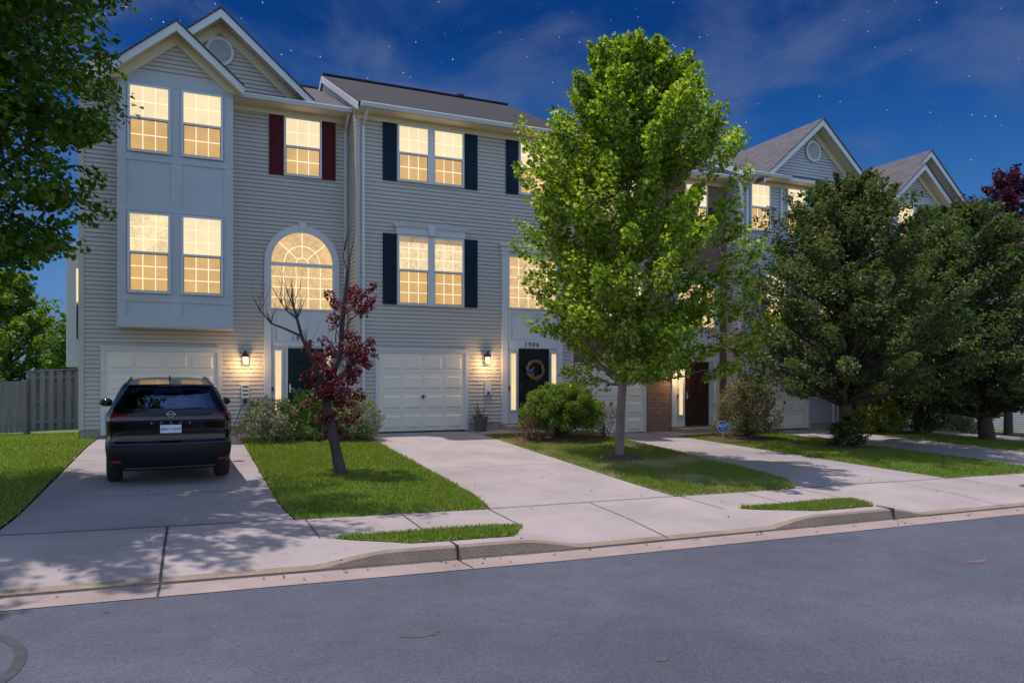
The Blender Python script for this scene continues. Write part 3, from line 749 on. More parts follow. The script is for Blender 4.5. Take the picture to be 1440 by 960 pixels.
# ------------------------------------------------------------------ fence beyond the left house
def fence_panel(label, p0, p1, h0, h1, gap, zb0, zb1):
    root = thing('fence', label, 'fence', (p0[0], p0[1], zb0)); d = Vector((p1[0]-p0[0], p1[1]-p0[1])); Ln = d.length; d = d/Ln
    nrm = Vector((-d.y, d.x)); mb = MB(); n = int(Ln/(.145 if not gap else .21)); w = .068 if not gap else .066
    def bx(m_, s0, s1, off, th, za0, za1, zc0, zc1):
        P = lambda s, o, z: (p0[0]+d.x*s+nrm.x*o, p0[1]+d.y*s+nrm.y*o, z)
        m_.add([P(s0, off, za0), P(s1, off, za1), P(s1, off+th, za1), P(s0, off+th, za0), P(s0, off, zc0), P(s1, off, zc1), P(s1, off+th, zc1), P(s0, off+th, zc0)],
               [(0,3,2,1),(4,5,6,7),(0,1,5,4),(1,2,6,5),(2,3,7,6),(3,0,4,7)])
    zb = lambda s: lerp(zb0, zb1, s/Ln); zt = lambda s: lerp(zb0+h0, zb1+h1, s/Ln)
    rr = random.Random(3)
    for k in range(n):
        s = (k+.5)*Ln/n; j = rr.uniform(-.015, .015)
        bx(mb, s-w, s+w, 0, .02, zb(s)+.04, zb(s)+.04, zt(s)+j, zt(s)+j)
    if gap:
        for k in range(n-1):
            s = (k+1)*Ln/n; bx(mb, s-w, s+w, .065, .02, zb(s)+.04, zb(s)+.04, zt(s)-.01, zt(s)-.01)
    mb.build('boards', FENCE, root)
    r = MB()
    for f in (.15, .5, .88): bx(r, 0, Ln, .021, .04, zb0+f*h0, zb1+f*h1, zb0+f*h0+.09, zb1+f*h1+.09)
    if gap: bx(r, 0, Ln, -.03, .12, zb0+h0+.02, zb1+h1+.02, zb0+h0+.06, zb1+h1+.06)
    r.build('rail', FENCE, root)
    for s in (0, Ln):
        p = MB(); bx(p, s-.05, s+.05, .061, .1, zb(s)-.1, zb(s)-.1, zt(s)+.05, zt(s)+.05); p.build('post', FENCE, root)
fence_panel('grey fence panel with gaps between its boards next to the end house', (-4.28, 26.2), (-2.5, 26.6), 1.82, 1.9, True, -.2, -.17)
fence_panel('solid grey board fence at the left edge', (-8.8, 24.3), (-4.33, 26.1), 1.55, 1.55, False, -.2, -.2)

# ------------------------------------------------------------------ foliage
def leaf_mesh(name, P, Nn, size, m, parent, aspect=.75, seed=1):
    rs = np.random.default_rng(seed); n = len(P)
    Nn = Nn/np.linalg.norm(Nn, axis=1, keepdims=True)
    t = rs.normal(size=(n, 3)); t -= Nn*np.sum(t*Nn, 1, keepdims=True); t /= np.linalg.norm(t, axis=1, keepdims=True)
    b = np.cross(Nn, t); L = size*rs.uniform(.65, 1.25, (n, 1))
    off = np.array(parent.matrix_basis.translation) if parent else 0
    base = P-off
    v = np.stack([base+t*L*.5, base+b*L*aspect*.5+t*L*.08-Nn*L*.14, base-t*L*.5, base-b*L*aspect*.5+t*L*.08-Nn*L*.14], 1).reshape(-1, 3)
    me = bpy.data.meshes.new(name); me.vertices.add(4*n); me.vertices.foreach_set('co', v.astype(np.float32).ravel())
    me.loops.add(4*n); me.loops.foreach_set('vertex_index', np.arange(4*n, dtype=np.int32))
    me.polygons.add(n); me.polygons.foreach_set('loop_start', np.arange(0, 4*n, 4, dtype=np.int32)); me.polygons.foreach_set('loop_total', np.full(n, 4, np.int32))
    me.update(calc_edges=True); me.materials.append(m)
    o = bpy.data.objects.new(name, me); COL.objects.link(o); o.parent = parent
    return o
def clump_points(clumps, per, seed, up=.6, out=.7, rnd=.6):
    """clumps: (centre, axis, long, wide, tall) ellipsoids; points hug the outside of each clump"""
    rs = np.random.default_rng(seed); PP = []; NN = []
    for c, ax, a, b, h in clumps:
        n = max(4, int(per*rs.uniform(.7, 1.3)))
        q = rs.normal(size=(n, 3)); q /= np.linalg.norm(q, axis=1, keepdims=True); r = rs.uniform(.25, 1., (n, 1))**.6; q = q*r
        ax = np.array(ax, float); ax /= np.linalg.norm(ax)+1e-9
        s = np.cross(ax, [0, 0, 1.]); s /= np.linalg.norm(s)+1e-9; w = np.cross(s, ax)
        p = np.array(c)+q[:, :1]*a*ax+q[:, 1:2]*b*s+q[:, 2:]*h*w
        p[:, 2] -= .25*h*(q[:, 0]**2+q[:, 1]**2)
        PP.append(p); NN.append(q*out+np.array([0, 0, up])+rs.normal(size=(n, 3))*rnd*.6)
    return np.concatenate(PP), np.concatenate(NN)
def limb(mb, p0, p1, r0, r1, rs, n=6, sag=.0, wob=.06, sides=7):
    p0, p1 = Vector(p0), Vector(p1); Ln = (p1-p0).length; pts = []; rad = []
    for k in range(n+1):
        t = k/n; p = p0.lerp(p1, t)
        if 0 < k: p = p+Vector((rs.uniform(-1, 1), rs.uniform(-1, 1), rs.uniform(-1, 1)))*wob*Ln*.5*math.sin(math.pi*min(t, .9))
        p.z -= sag*4*t*(1-t); pts.append(p); rad.append(lerp(r0, r1, t))
    mb.tube(pts, rad, sides); return pts

def crown_tree(name, label, cat, base, trunk_h, trunk_r, lean, prof, zbot, ztop, nclump, per, leaf, m, bark, csize, seed, group=None, upsweep=.5, inner=.4, skip=None, rx=1., droop=False, cdx=0., cdy=0., rag=.0, ry=1., elong=1.35, limbf=.42):
    rs = random.Random(seed); root = thing(name, label, cat, base, group)
    bx, by, bz = base; mb = MB()
    topz = bz+ztop
    tr = [Vector((bx, by, bz-.05)), Vector((bx, by, bz+.04))]; rad = [trunk_r*1.45, trunk_r*1.2]
    n = 9
    for k in range(1, n+1):
        t = k/n; h = lerp(.1, ztop*.9, t)
        tr.append(Vector((bx+lean[0]*t+rs.uniform(-.03, .03)+cdx*t, by+lean[1]*t+rs.uniform(-.03, .03)+cdy*t, bz+h))); rad.append(trunk_r*(1-t)**.8+.015)
    mb.tube(tr, rad, 10)
    def axis(z):
        t = min(1, max(0, z/(ztop*.9))); return Vector((bx+(lean[0]+cdx)*t, by+(lean[1]+cdy)*t, bz+z))
    clumps = []; ga = 2.39996
    for i in range(nclump):
        t = ((i+.5)/nclump)**.92; z = lerp(zbot, ztop, t); Rr = interp(t, prof)
        az = i*ga+rs.uniform(-.3, .3)
        fr = math.sqrt(rs.uniform(inner**2, 1)) if i % 4 else rs.uniform(.1, .6)
        rr = Rr*fr*rs.uniform(.88, 1.1)
        rr *= 1+rag*(math.sin(3*az+2.1*z+seed)*.6+math.sin(5*az-3.3*z+1.7*seed)*.5+rs.uniform(-.3, .5))
        A = axis(z); c = Vector((A.x+rr*math.cos(az)*rx, A.y+rr*math.sin(az)*ry, A.z+rs.uniform(-.15, .15)))
        if skip and skip(c, rs): continue
        outd = Vector((math.cos(az), math.sin(az), upsweep*lerp(.3, 2.0, t)*rs.uniform(.6, 1.4)-(.35 if droop else 0)))
        s = csize*rs.uniform(.65, 1.3)*(1-.4*max(0, t-.75)/.25)
        clumps.append((c, outd, s*elong, s*.8, s*.62))
        if i % 2 == 0:
            zz = max(trunk_h*.9, z-rr*(.55+.4*upsweep)-.2); S = axis(min(zz, ztop*.86))
            limb(mb, S, c, max(.010, trunk_r*limbf*(1-t)+.008), .005, rs, 5, sides=5, wob=.1)
    mb.build('trunk', bark, root, smooth=True)
    P, Nn = clump_points(clumps, per, seed)
    leaf_mesh('crown', P, Nn, leaf, m, root, seed=seed)
    return root

MAPLE = leafmat('maple_leaf', [(.06, .105, .014), (.135, .205, .025), (.23, .31, .045), (.38, .44, .11)], .5)
MAPLED = leafmat('dark_maple_leaf', [(.035, .08, .013), (.06, .125, .017), (.095, .175, .022), (.14, .22, .035)], .42)
CRAB = leafmat('crabapple_leaf', [(.024, .052, .015), (.045, .085, .02), (.075, .122, .03), (.135, .175, .055), (.14, .065, .045)], .33)
CRABD = leafmat('dark_crabapple_leaf', [(.022, .05, .015), (.04, .08, .02), (.07, .118, .03), (.125, .17, .055), (.115, .05, .04)], .33)
PURPLE = leafmat('plum_leaf', [(.04, .008, .014), (.08, .012, .022), (.13, .022, .032), (.26, .07, .075)], .35)
PURPLED = leafmat('dark_plum_leaf', [(.03, .010, .022), (.06, .016, .034), (.10, .028, .05)], .35)
BOX = leafmat('boxwood_leaf', [(.045, .09, .015), (.09, .15, .026), (.15, .22, .04), (.24, .31, .075)], .4)
DRY = leafmat('dry_leaf', [(.14, .06, .03), (.2, .1, .05), (.1, .05, .03), (.09, .09, .03)], .2)
SPIREA = leafmat('spirea_leaf', [(.07, .11, .025), (.12, .17, .04), (.18, .22, .07), (.25, .24, .12), (.36, .28, .19)], .35)
SPIREAG = leafmat('green_spirea_leaf', [(.06, .13, .018), (.11, .21, .03), (.17, .27, .045), (.24, .28, .09)], .35)
ROSE = leafmat('mixed_shrub_leaf', [(.05, .085, .02), (.11, .14, .045), (.21, .20, .11), (.30, .18, .12), (.09, .15, .04)], .35)
LIME = leafmat('yellow_green_leaf', [(.13, .18, .03), (.2, .25, .05), (.28, .32, .09)], .38)
BGLEAF = leafmat('background_leaf', [(.07, .12, .018), (.11, .18, .024), (.16, .24, .035), (.22, .28, .05)], .42)
BRIGHT = leafmat('bright_background_leaf', [(.07, .14, .02), (.11, .2, .03)], .4)

# maple in front of the brick house
crown_tree('maple_tree', 'tall bright green maple with a slim grey trunk in a mulch ring', 'tree', (8.35, 13.3, G(8.35, 13.3)), 1.75, .085, (.15, .1),
           [(0, 1.7), (.08, 2.3), (.2, 2.4), (.38, 2.2), (.55, 2.1), (.7, 1.85), (.82, 1.45), (.93, .95), (1, .45)], 1.75, 8.7, 580, 180, .108, MAPLE, BARKM, .36, 11, upsweep=.95, inner=.4, cdx=.25, rag=.24, elong=1.75, limbf=.3,
           skip=lambda c, r: (c.x > 8.5 and 2.2 < c.z < 5.8 and r.random() < .5) or (c.x < 7.75 and c.z < 2.5) or (c.x < 6.75 and c.z < 4.6) or r.random() < .15)
# tree at the left edge
crown_tree('shade_tree', 'large dark green tree overhanging the left edge of the lawn', 'tree', (-4.0, 12.5, G(-4.0, 12.5)), 2.2, .16, (.1, 0),
           [(0, 1.4), (.12, 2.4), (.3, 3.1), (.42, 3.3), (.55, 4.3), (.75, 4.2), (.9, 2.6), (1, .6)], 2.75, 11.5, 640, 190, .115, MAPLED, BARKD, .5, 23, upsweep=.25, inner=.3, rag=.16, ry=.72,
           skip=lambda c, r: (c.x > -1.15 and c.z < 1.9+.46*c.y) or (c.x > -2.0 and 6.4 < c.z < 7.3 and c.y > 11.2))
# two dark flowering crab trees
crown_tree('crabapple_tree', 'dark green spreading tree with a suckered trunk on the lawn before the blue grey house', 'tree', (16.15, 14.5, G(16.15, 14.5)), 1.25, .17, (.5, .1),
           [(0, 2.2), (.1, 2.8), (.3, 3.05), (.5, 2.8), (.7, 2.2), (.86, 1.5), (1, .45)], 1.5, 7.1, 600, 140, .095, CRAB, BARKD, .31, 37, group='dark crab trees', upsweep=.5, inner=.3, droop=False, rag=.34, elong=2.0, cdx=-.3,
           skip=lambda c, r: r.random() < .06)
crown_tree('crabapple_tree', 'dark green low branched tree with a short thick trunk, right of the other dark tree', 'tree', (22.75, 15.0, G(22.75, 15.0)), .9, .20, (-.35, .1),
           [(0, 2.1), (.1, 2.9), (.3, 3.3), (.5, 3.2), (.7, 2.7), (.86, 1.9), (1, .6)], .95, 7.0, 600, 145, .105, CRABD, BARKD, .36, 41, group='dark crab trees', upsweep=.3, inner=.3, droop=False, cdx=-1.1, rx=.82, rag=.34, elong=2.0,
           skip=lambda c, r: r.random() < .06)
crown_tree('plum_tree', 'purple leaved tree at the far right edge', 'tree', (27.4, 17.3, G(27.4, 17.3)), 1.4, .13, (.1, 0),
           [(0, 1.2), (.2, 2.1), (.5, 2.3), (.8, 1.4), (1, .3)], 2.0, 9.5, 190, 90, .13, PURPLED, BARKD, .45, 47, upsweep=.9, inner=.3, rag=.2)
# trees beyond the fence
crown_tree('background_tree', 'broad green tree beyond the solid board fence', 'tree', (-8.6, 47., -.6), 1.5, .2, (0, 0),
           [(0, 1.6), (.2, 3.2), (.5, 3.3), (.8, 2.0), (1, .4)], .8, 7.6, 170, 110, .22, BGLEAF, BARKD, .6, 53, group='trees beyond the fence', upsweep=.4)
crown_tree('background_tree', 'small bright green tree between the fence and the end house', 'tree', (-5.0, 42., -.6), 1., .12, (0, 0),
           [(0, .8), (.3, 1.5), (.7, 1.1), (1, .3)], .8, 5.0, 60, 100, .18, BRIGHT, BARKD, .45, 59, group='trees beyond the fence', upsweep=.4)
crown_tree('background_tree', 'dark green tree at the left edge behind the board fence', 'tree', (-14.2, 46., -.6), 1.5, .2, (0, 0),
           [(0, 1.6), (.2, 3.0), (.5, 3.0), (.8, 1.8), (1, .4)], .8, 7.0, 150, 100, .22, BGLEAF, BARKD, .6, 61, group='trees beyond the fence', upsweep=.4)

# the plum tree with bare branches before the left house
def bare_plum():
    u, v = 2.45, 13.05; z0 = G(u, v)
    root = thing('plum_tree', 'half bare red leaved plum tree with a sawn limb on the left lawn', 'tree', (u, v, z0))
    rr = random.Random(8); mb = MB(); c, s = math.cos(R(23.87)), math.sin(R(23.87))
    def W(x, z, d=0): return Vector((u+c*x+s*d, v-s*x+c*d, z0+z))     # x to the right across the street view, d away
    T = lambda pts, r: mb.tube([W(*p) for p in pts], r, 9)
    T([(.06, -.05), (.03, .1), (-.02, .35), (-.1, .75), (-.19, 1.15), (-.22, 1.4)], [.15, .11, .092, .085, .082, .078])
    T([(-.22, 1.38), (-.20, 1.55, .02), (-.06, 1.85, .05), (.04, 2.15, .06), (.06, 2.6, .05), (.12, 3.1, .03), (.17, 3.55, 0), (.19, 3.75, 0)], [.07, .062, .055, .048, .042, .036, .03, .027])
    T([(-.20, 1.3), (-.05, 1.55, -.08), (.12, 1.75, -.12), (.27, 1.95, -.15), (.36, 2.07, -.16)], [.065, .06, .055, .05, .048])
    T([(-.22, 1.4), (-.3, 1.7, -.06), (-.45, 2.05, -.1), (-.6, 2.4, -.12), (-.68, 2.7, -.12), (-.78, 3.0, -.1)], [.05, .042, .036, .03, .024, .016])
    T([(-.60, 2.4, -.12), (-.85, 2.52, -.15), (-1.1, 2.62, -.2), (-1.3, 2.85, -.2), (-1.42, 3.1, -.2)], [.024, .02, .016, .012, .007])
    T([(-.68, 2.7, -.12), (-.9, 2.86, 0), (-1.05, 3.05, .1), (-1.2, 3.3, .1)], [.016, .012, .009, .005])
    T([(.17, 3.5, 0), (.08, 3.8, .05), (.12, 4.1, .05)], [.012, .008, .004]); T([(.18, 3.7, 0), (.26, 3.95, -.05), (.3, 4.2, -.05)], [.012, .008, .004])
    for k in range(70):      # fine bare twigs
        x, z, d = rr.choice([(-.68, 2.7, -.12), (-.74, 2.9, -.1), (-.78, 3.0, -.1), (-1.1, 2.62, -.2), (-1.3, 2.85, -.2), (-1.0, 3.0, .05), (-.9, 2.86, 0), (-.5, 2.2, -.1), (.12, 3.9, 0)])
        q = (x+rr.uniform(-.25, .2), z+rr.uniform(.15, .62), d+rr.uniform(-.25, .25))
        limb(mb, W(x, z, d), W(*q), .006, .002, rr, 4, wob=.18, sides=4)
    clumps = []
    for k in range(62):
        t = rr.random(); z = lerp(.95, 3.3, t**1.15); half = interp(z, [(.9, .2), (1.3, .42), (1.8, .54), (2.3, .5), (2.8, .36), (3.4, .2)])
        x = -.06+.1*(z-1.3)+rr.uniform(-half, half)+(.1 if z > 2.3 else -.0)
        d = rr.uniform(-.5, .5)
        clumps.append((W(x, z, d), (rr.uniform(-1, 1), rr.uniform(-1, 1), rr.uniform(.2, 1.2)), rr.uniform(.14, .26), .11, .10))
    for x, z in ((.62, 3.25), (.55, 3.05), (.45, 2.9), (-.12, .85), (-.2, .75), (-.05, .7), (-.1, 1.0), (-.35, 2.0), (-.5, 1.75), (-.42, 1.62), (-.55, 2.25)):
        clumps.append((W(x, z, rr.uniform(-.2, .2)), (.5, -.3, .6), .16, .07, .07))
    for cc in clumps[::2]: limb(mb, W(.03+.1*rr.uniform(-1, 1), min(3.4, (cc[0].z-z0)*.82+.1), .03), cc[0], .012, .004, rr, 4, wob=.12, sides=4)
    mb.build('trunk', BARKD, root, smooth=True)
    P, Nn = clump_points(clumps, 80, 8); leaf_mesh('crown', P, Nn, .066, PURPLE, root, aspect=.6, seed=8)
    return root
bare_plum()
# bare twigs reaching over the purple tree at the right edge
def shrub(name, label, u, v, rx, ry, h, m, n, per, leaf, seed, group=None, stems=True, csize=.2, flat=1., lift=.12):
    rs = random.Random(seed); z0 = G(u, v); root = thing(name, label, 'shrub', (u, v, z0), group)
    clumps = []; mb = MB()
    for i in range(n):
        zz = ((i+.5)/n); az = i*2.39996+rs.uniform(-.4, .4); el = zz
        r = math.sqrt(max(0, 1-(max(0, el-.35)/.68)**2))*rs.uniform(.72, 1.02) if i % 3 else rs.uniform(.2, .8)*math.sqrt(max(.05, 1-el**2))
        c = Vector((u+rx*r*math.cos(az), v+ry*r*math.sin(az), z0+lift*h+(h*(1-lift)-csize*.5)*el*rs.uniform(.92, 1.06)))
        clumps.append((c, (math.cos(az), math.sin(az), .6+el), csize*rs.uniform(.7, 1.25), csize*.8, csize*.7))
        if i % 3 == 0: limb(mb, (u+rs.uniform(-.15, .15)*rx, v+rs.uniform(-.15, .15)*ry, z0-.03), c, .014, .004, rs, 5, wob=.12, sides=4)
    mb.build('stems', BARKD, root)
    P, Nn = clump_points(clumps, per, seed); leaf_mesh('foliage', P, Nn, leaf, m, root, aspect=.6, seed=seed); return root
shrub('shrub', 'pinkish grey leaved shrub right of the parked car', 1.85, 17.7, .75, .6, 1.05, SPIREA, 70, 85, .055, 71, 'shrubs before the left house', csize=.2)
shrub('shrub', 'light green shrub beneath the arched window', 2.85, 17.9, .72, .55, 1.22, SPIREAG, 70, 85, .055, 72, 'shrubs before the left house', csize=.2)
shrub('shrub', 'olive shrub under the white downspout between the two beige houses', 3.75, 17.6, .55, .5, 1.15, SPIREA, 60, 80, .055, 73, 'shrubs before the left house', csize=.2)
shrub('boxwood', 'clipped round green boxwood below the 1906 door', 8.72, 16.6, 1.03, .85, 1.42, BOX, 230, 170, .05, 74, csize=.19, lift=.26)
shrub('shrub', 'dry reddish brown shrub left of the boxwood', 7.78, 16.3, .38, .35, .72, DRY, 26, 60, .045, 75, 'dry shrubs beside the boxwood', csize=.15)
shrub('shrub', 'dry orange brown twiggy shrub right of the boxwood', 9.95, 16.5, .5, .42, .95, DRY, 34, 55, .045, 76, 'dry shrubs beside the boxwood', csize=.17)
shrub('shrub', 'loose rose tinted shrub behind the blue yard sign', 15.1, 17.1, .98, .8, 1.75, ROSE, 110, 100, .065, 77, csize=.24)
shrub('shrub', 'dark leafy suckers round the trunk of a dark tree', 16.1, 14.3, .42, .4, .95, CRABD, 34, 70, .09, 78, csize=.18)
shrub('shrub', 'yellow green rounded shrub right of the blue grey house garage', 21.0, 17.4, .85, .7, 1.4, LIME, 70, 90, .09, 79, csize=.24)
shrub('shrub', 'dense dark green shrub between the two dark trees', 23.0, 17.6, .95, .8, 1.75, CRAB, 80, 100, .09, 80, csize=.26)
shrub('shrub', 'small grey green shrub beside the short thick trunk', 26.9, 18.6, .5, .4, .7, SPIREA, 30, 60, .08, 81, csize=.2)

# mulch beds
def mound(name, u, v, rx, ry, h):
    mb = MB(); n = 30; rings = 6; vs = [(u, v, G(u, v)+h+.02)]; rs = random.Random(int(u*10)); fs = []
    for j in range(1, rings+1):
        t = j/rings
        for k in range(n):
            a = 2*math.pi*k/n; w = 1+.1*math.sin(3*a+u)+(rs.uniform(-.04, .04) if j == rings else 0)
            x, y = u+rx*t*w*math.cos(a), v+ry*t*w*math.sin(a); vs.append((x, y, G(x, y)+h*(1-t*t)+(.022 if j < rings else .0)+rs.uniform(-.008, .008)))
    for k in range(n): fs.append((0, 1+k, 1+(k+1) % n))
    for j in range(rings-1):
        for k in range(n): a = 1+j*n; fs.append((a+k, a+n+k, a+n+(k+1) % n, a+(k+1) % n))
    mb.add(vs, fs); return structure(mb.build(name, MULCH, smooth=True))
mound('mulch', 8.35, 13.3, .52, .45, .11); mound('mulch', 8.75, 16.7, 1.7, .95, .05); mound('mulch', 14.9, 17.0, 1.35, .95, .05)
mound('mulch', 2.7, 17.8, 1.45, .75, .04); mound('mulch', 16.1, 14.4, .9, .7, .05); mound('mulch', 22, 17.4, 1.7, .8, .03)

# ------------------------------------------------------------------ lawns and grass
GRASS = leafmat('grass_blade', [(.085, .13, .02), (.135, .195, .03), (.185, .25, .045), (.27, .30, .09)], .5, patch=(.20, .215, .05), pscale=.8, pmin=.54)
GRASSD = leafmat('dry_grass_blade', [(.09, .15, .018), (.14, .21, .03), (.18, .22, .05), (.26, .24, .10)], .48, patch=(.40, .33, .20), pscale=.75, pmin=.50)
LAWNS = [  # u-left(v), u-right(v), v0, v1, blades per m2, soil, blade material
    (lambda v: -7.5, lambda v: -1.9-.1*max(0, (11.2-v)/1.7)**2, 9.75, 20.2, 1500, TURF, GRASS),
    (lambda v: -9, lambda v: -2.3, 20.2, 26.5, 500, TURF, GRASS),
    (lambda v: 1.22+.1*max(0, (11.2-v)/1.7)**2, lambda v: 4.1-.22*max(0, (11.2-v)/1.7)**2, 9.75, 18.9, 3000, TURF, GRASS),
    (lambda v: 7.12+.12*max(0, (11.2-v)/1.7)**2, lambda v: 10.33-.9*max(0, (11.2-v)/1.7)**2, 9.75, 17.9, 2300, TURFD, GRASSD),
    (lambda v: 13.58, lambda v: 17.22-.3*max(0, (11.2-v)/1.7)**2, 9.75, 18.4, 1300, TURF, GRASS),
    (lambda v: 20.3, lambda v: 23.55, 9.75, 18.3, 800, TURF, GRASS),
    (lambda v: 26.65, lambda v: 29.95, 9.75, 18.3, 500, TURF, GRASS),
    (lambda v: 33.05, lambda v: 40, 9.75, 20, 200, TURF, GRASS)]
def strip_lawn(a, b):   # pointed strip between kerb and pavement
    L_ = lambda v: a+.75*max(0, (8.64-v)/.78)
    R__ = lambda v: b-.45*max(0, (8.64-v)/.78)
    return (L_, R__, 7.87, 8.64, 4200, TURF, GRASS)
for a, b in STRIPS[1:4]: LAWNS.append(strip_lawn(a, b))
def ground_z(u, v):
    if 7.6 < v < 8.65:
        h = kerb_h(u); return zs(u)+lerp(lerp(.06, .12, (v-7.88)/.77), lerp(.163, .12, (v-7.86)/.79), h)
    return G(u, v)
def blades(idx, fL, fR, v0, v1, dens, m, seed):
    rs = np.random.default_rng(seed); step = .5; U = []; Vv = []
    v = v0
    while v < v1-1e-6:
        w = min(step, v1-v); a, b = fL(v+w/2), fR(v+w/2); n = int(dens*w*max(0, b-a)); vv = rs.uniform(v, v+w, n)
        q = rs.uniform(0, 1, n); aa = np.array([fL(x) for x in vv]); bb = np.array([fR(x) for x in vv])
        U.append(aa+(bb-aa)*q+rs.normal(0, .022, n)); Vv.append(vv); v += w
    U = np.concatenate(U); Vv = np.concatenate(Vv); n = len(U)
    Z = np.array([ground_z(a, b) for a, b in zip(U, Vv)])+.008
    hgt = rs.uniform(.025, .062, n)*(1+.35*np.sin(U*2.1+Vv*1.3)*np.sin(Vv*1.7-U)); az = rs.uniform(0, 2*np.pi, n); w = rs.uniform(.006, .011, n); ln = rs.uniform(.1, .8, n)*hgt; la = rs.uniform(0, 2*np.pi, n)
    P = np.stack([U, Vv, Z], 1)
    d = np.stack([np.cos(az)*w, np.sin(az)*w, 0*w], 1); tip = P+np.stack([np.cos(la)*ln, np.sin(la)*ln, hgt], 1)
    co = np.stack([P-d, P+d, tip], 1).reshape(-1, 3).astype(np.float32)
    me = bpy.data.meshes.new('grass'); me.vertices.add(3*n); me.vertices.foreach_set('co', co.ravel())
    me.loops.add(3*n); me.loops.foreach_set('vertex_index', np.arange(3*n, dtype=np.int32)); me.polygons.add(n)
    me.polygons.foreach_set('loop_start', np.arange(0, 3*n, 3, dtype=np.int32)); me.polygons.foreach_set('loop_total', np.full(n, 3, np.int32))
    me.update(calc_edges=True); me.materials.append(m); o = bpy.data.objects.new('grass', me); COL.objects.link(o); o['kind'] = 'stuff'
    tag(o, 'short mown grass blades on the lawn', 'grass')
for i, (fL, fR, v0, v1, dens, soil, bl) in enumerate(LAWNS):
    mb = MB(); nu, nv = 16, max(3, int((v1-v0)*3)); vs = []
    for j in range(nv+1):
        v = lerp(v0, v1, j/nv)
        for k in range(nu+1):
            u = lerp(fL(v), fR(v), k/nu); vs.append((u, v, ground_z(u, min(max(v, v0+1e-4), v1-1e-4))+.007))
    mb.add(vs, [(j*(nu+1)+k, j*(nu+1)+k+1, (j+1)*(nu+1)+k+1, (j+1)*(nu+1)+k) for j in range(nv) for k in range(nu)])
    structure(mb.build('lawn', soil, smooth=True))
    blades(i, fL, fR, v0, v1, dens, bl, 100+i)

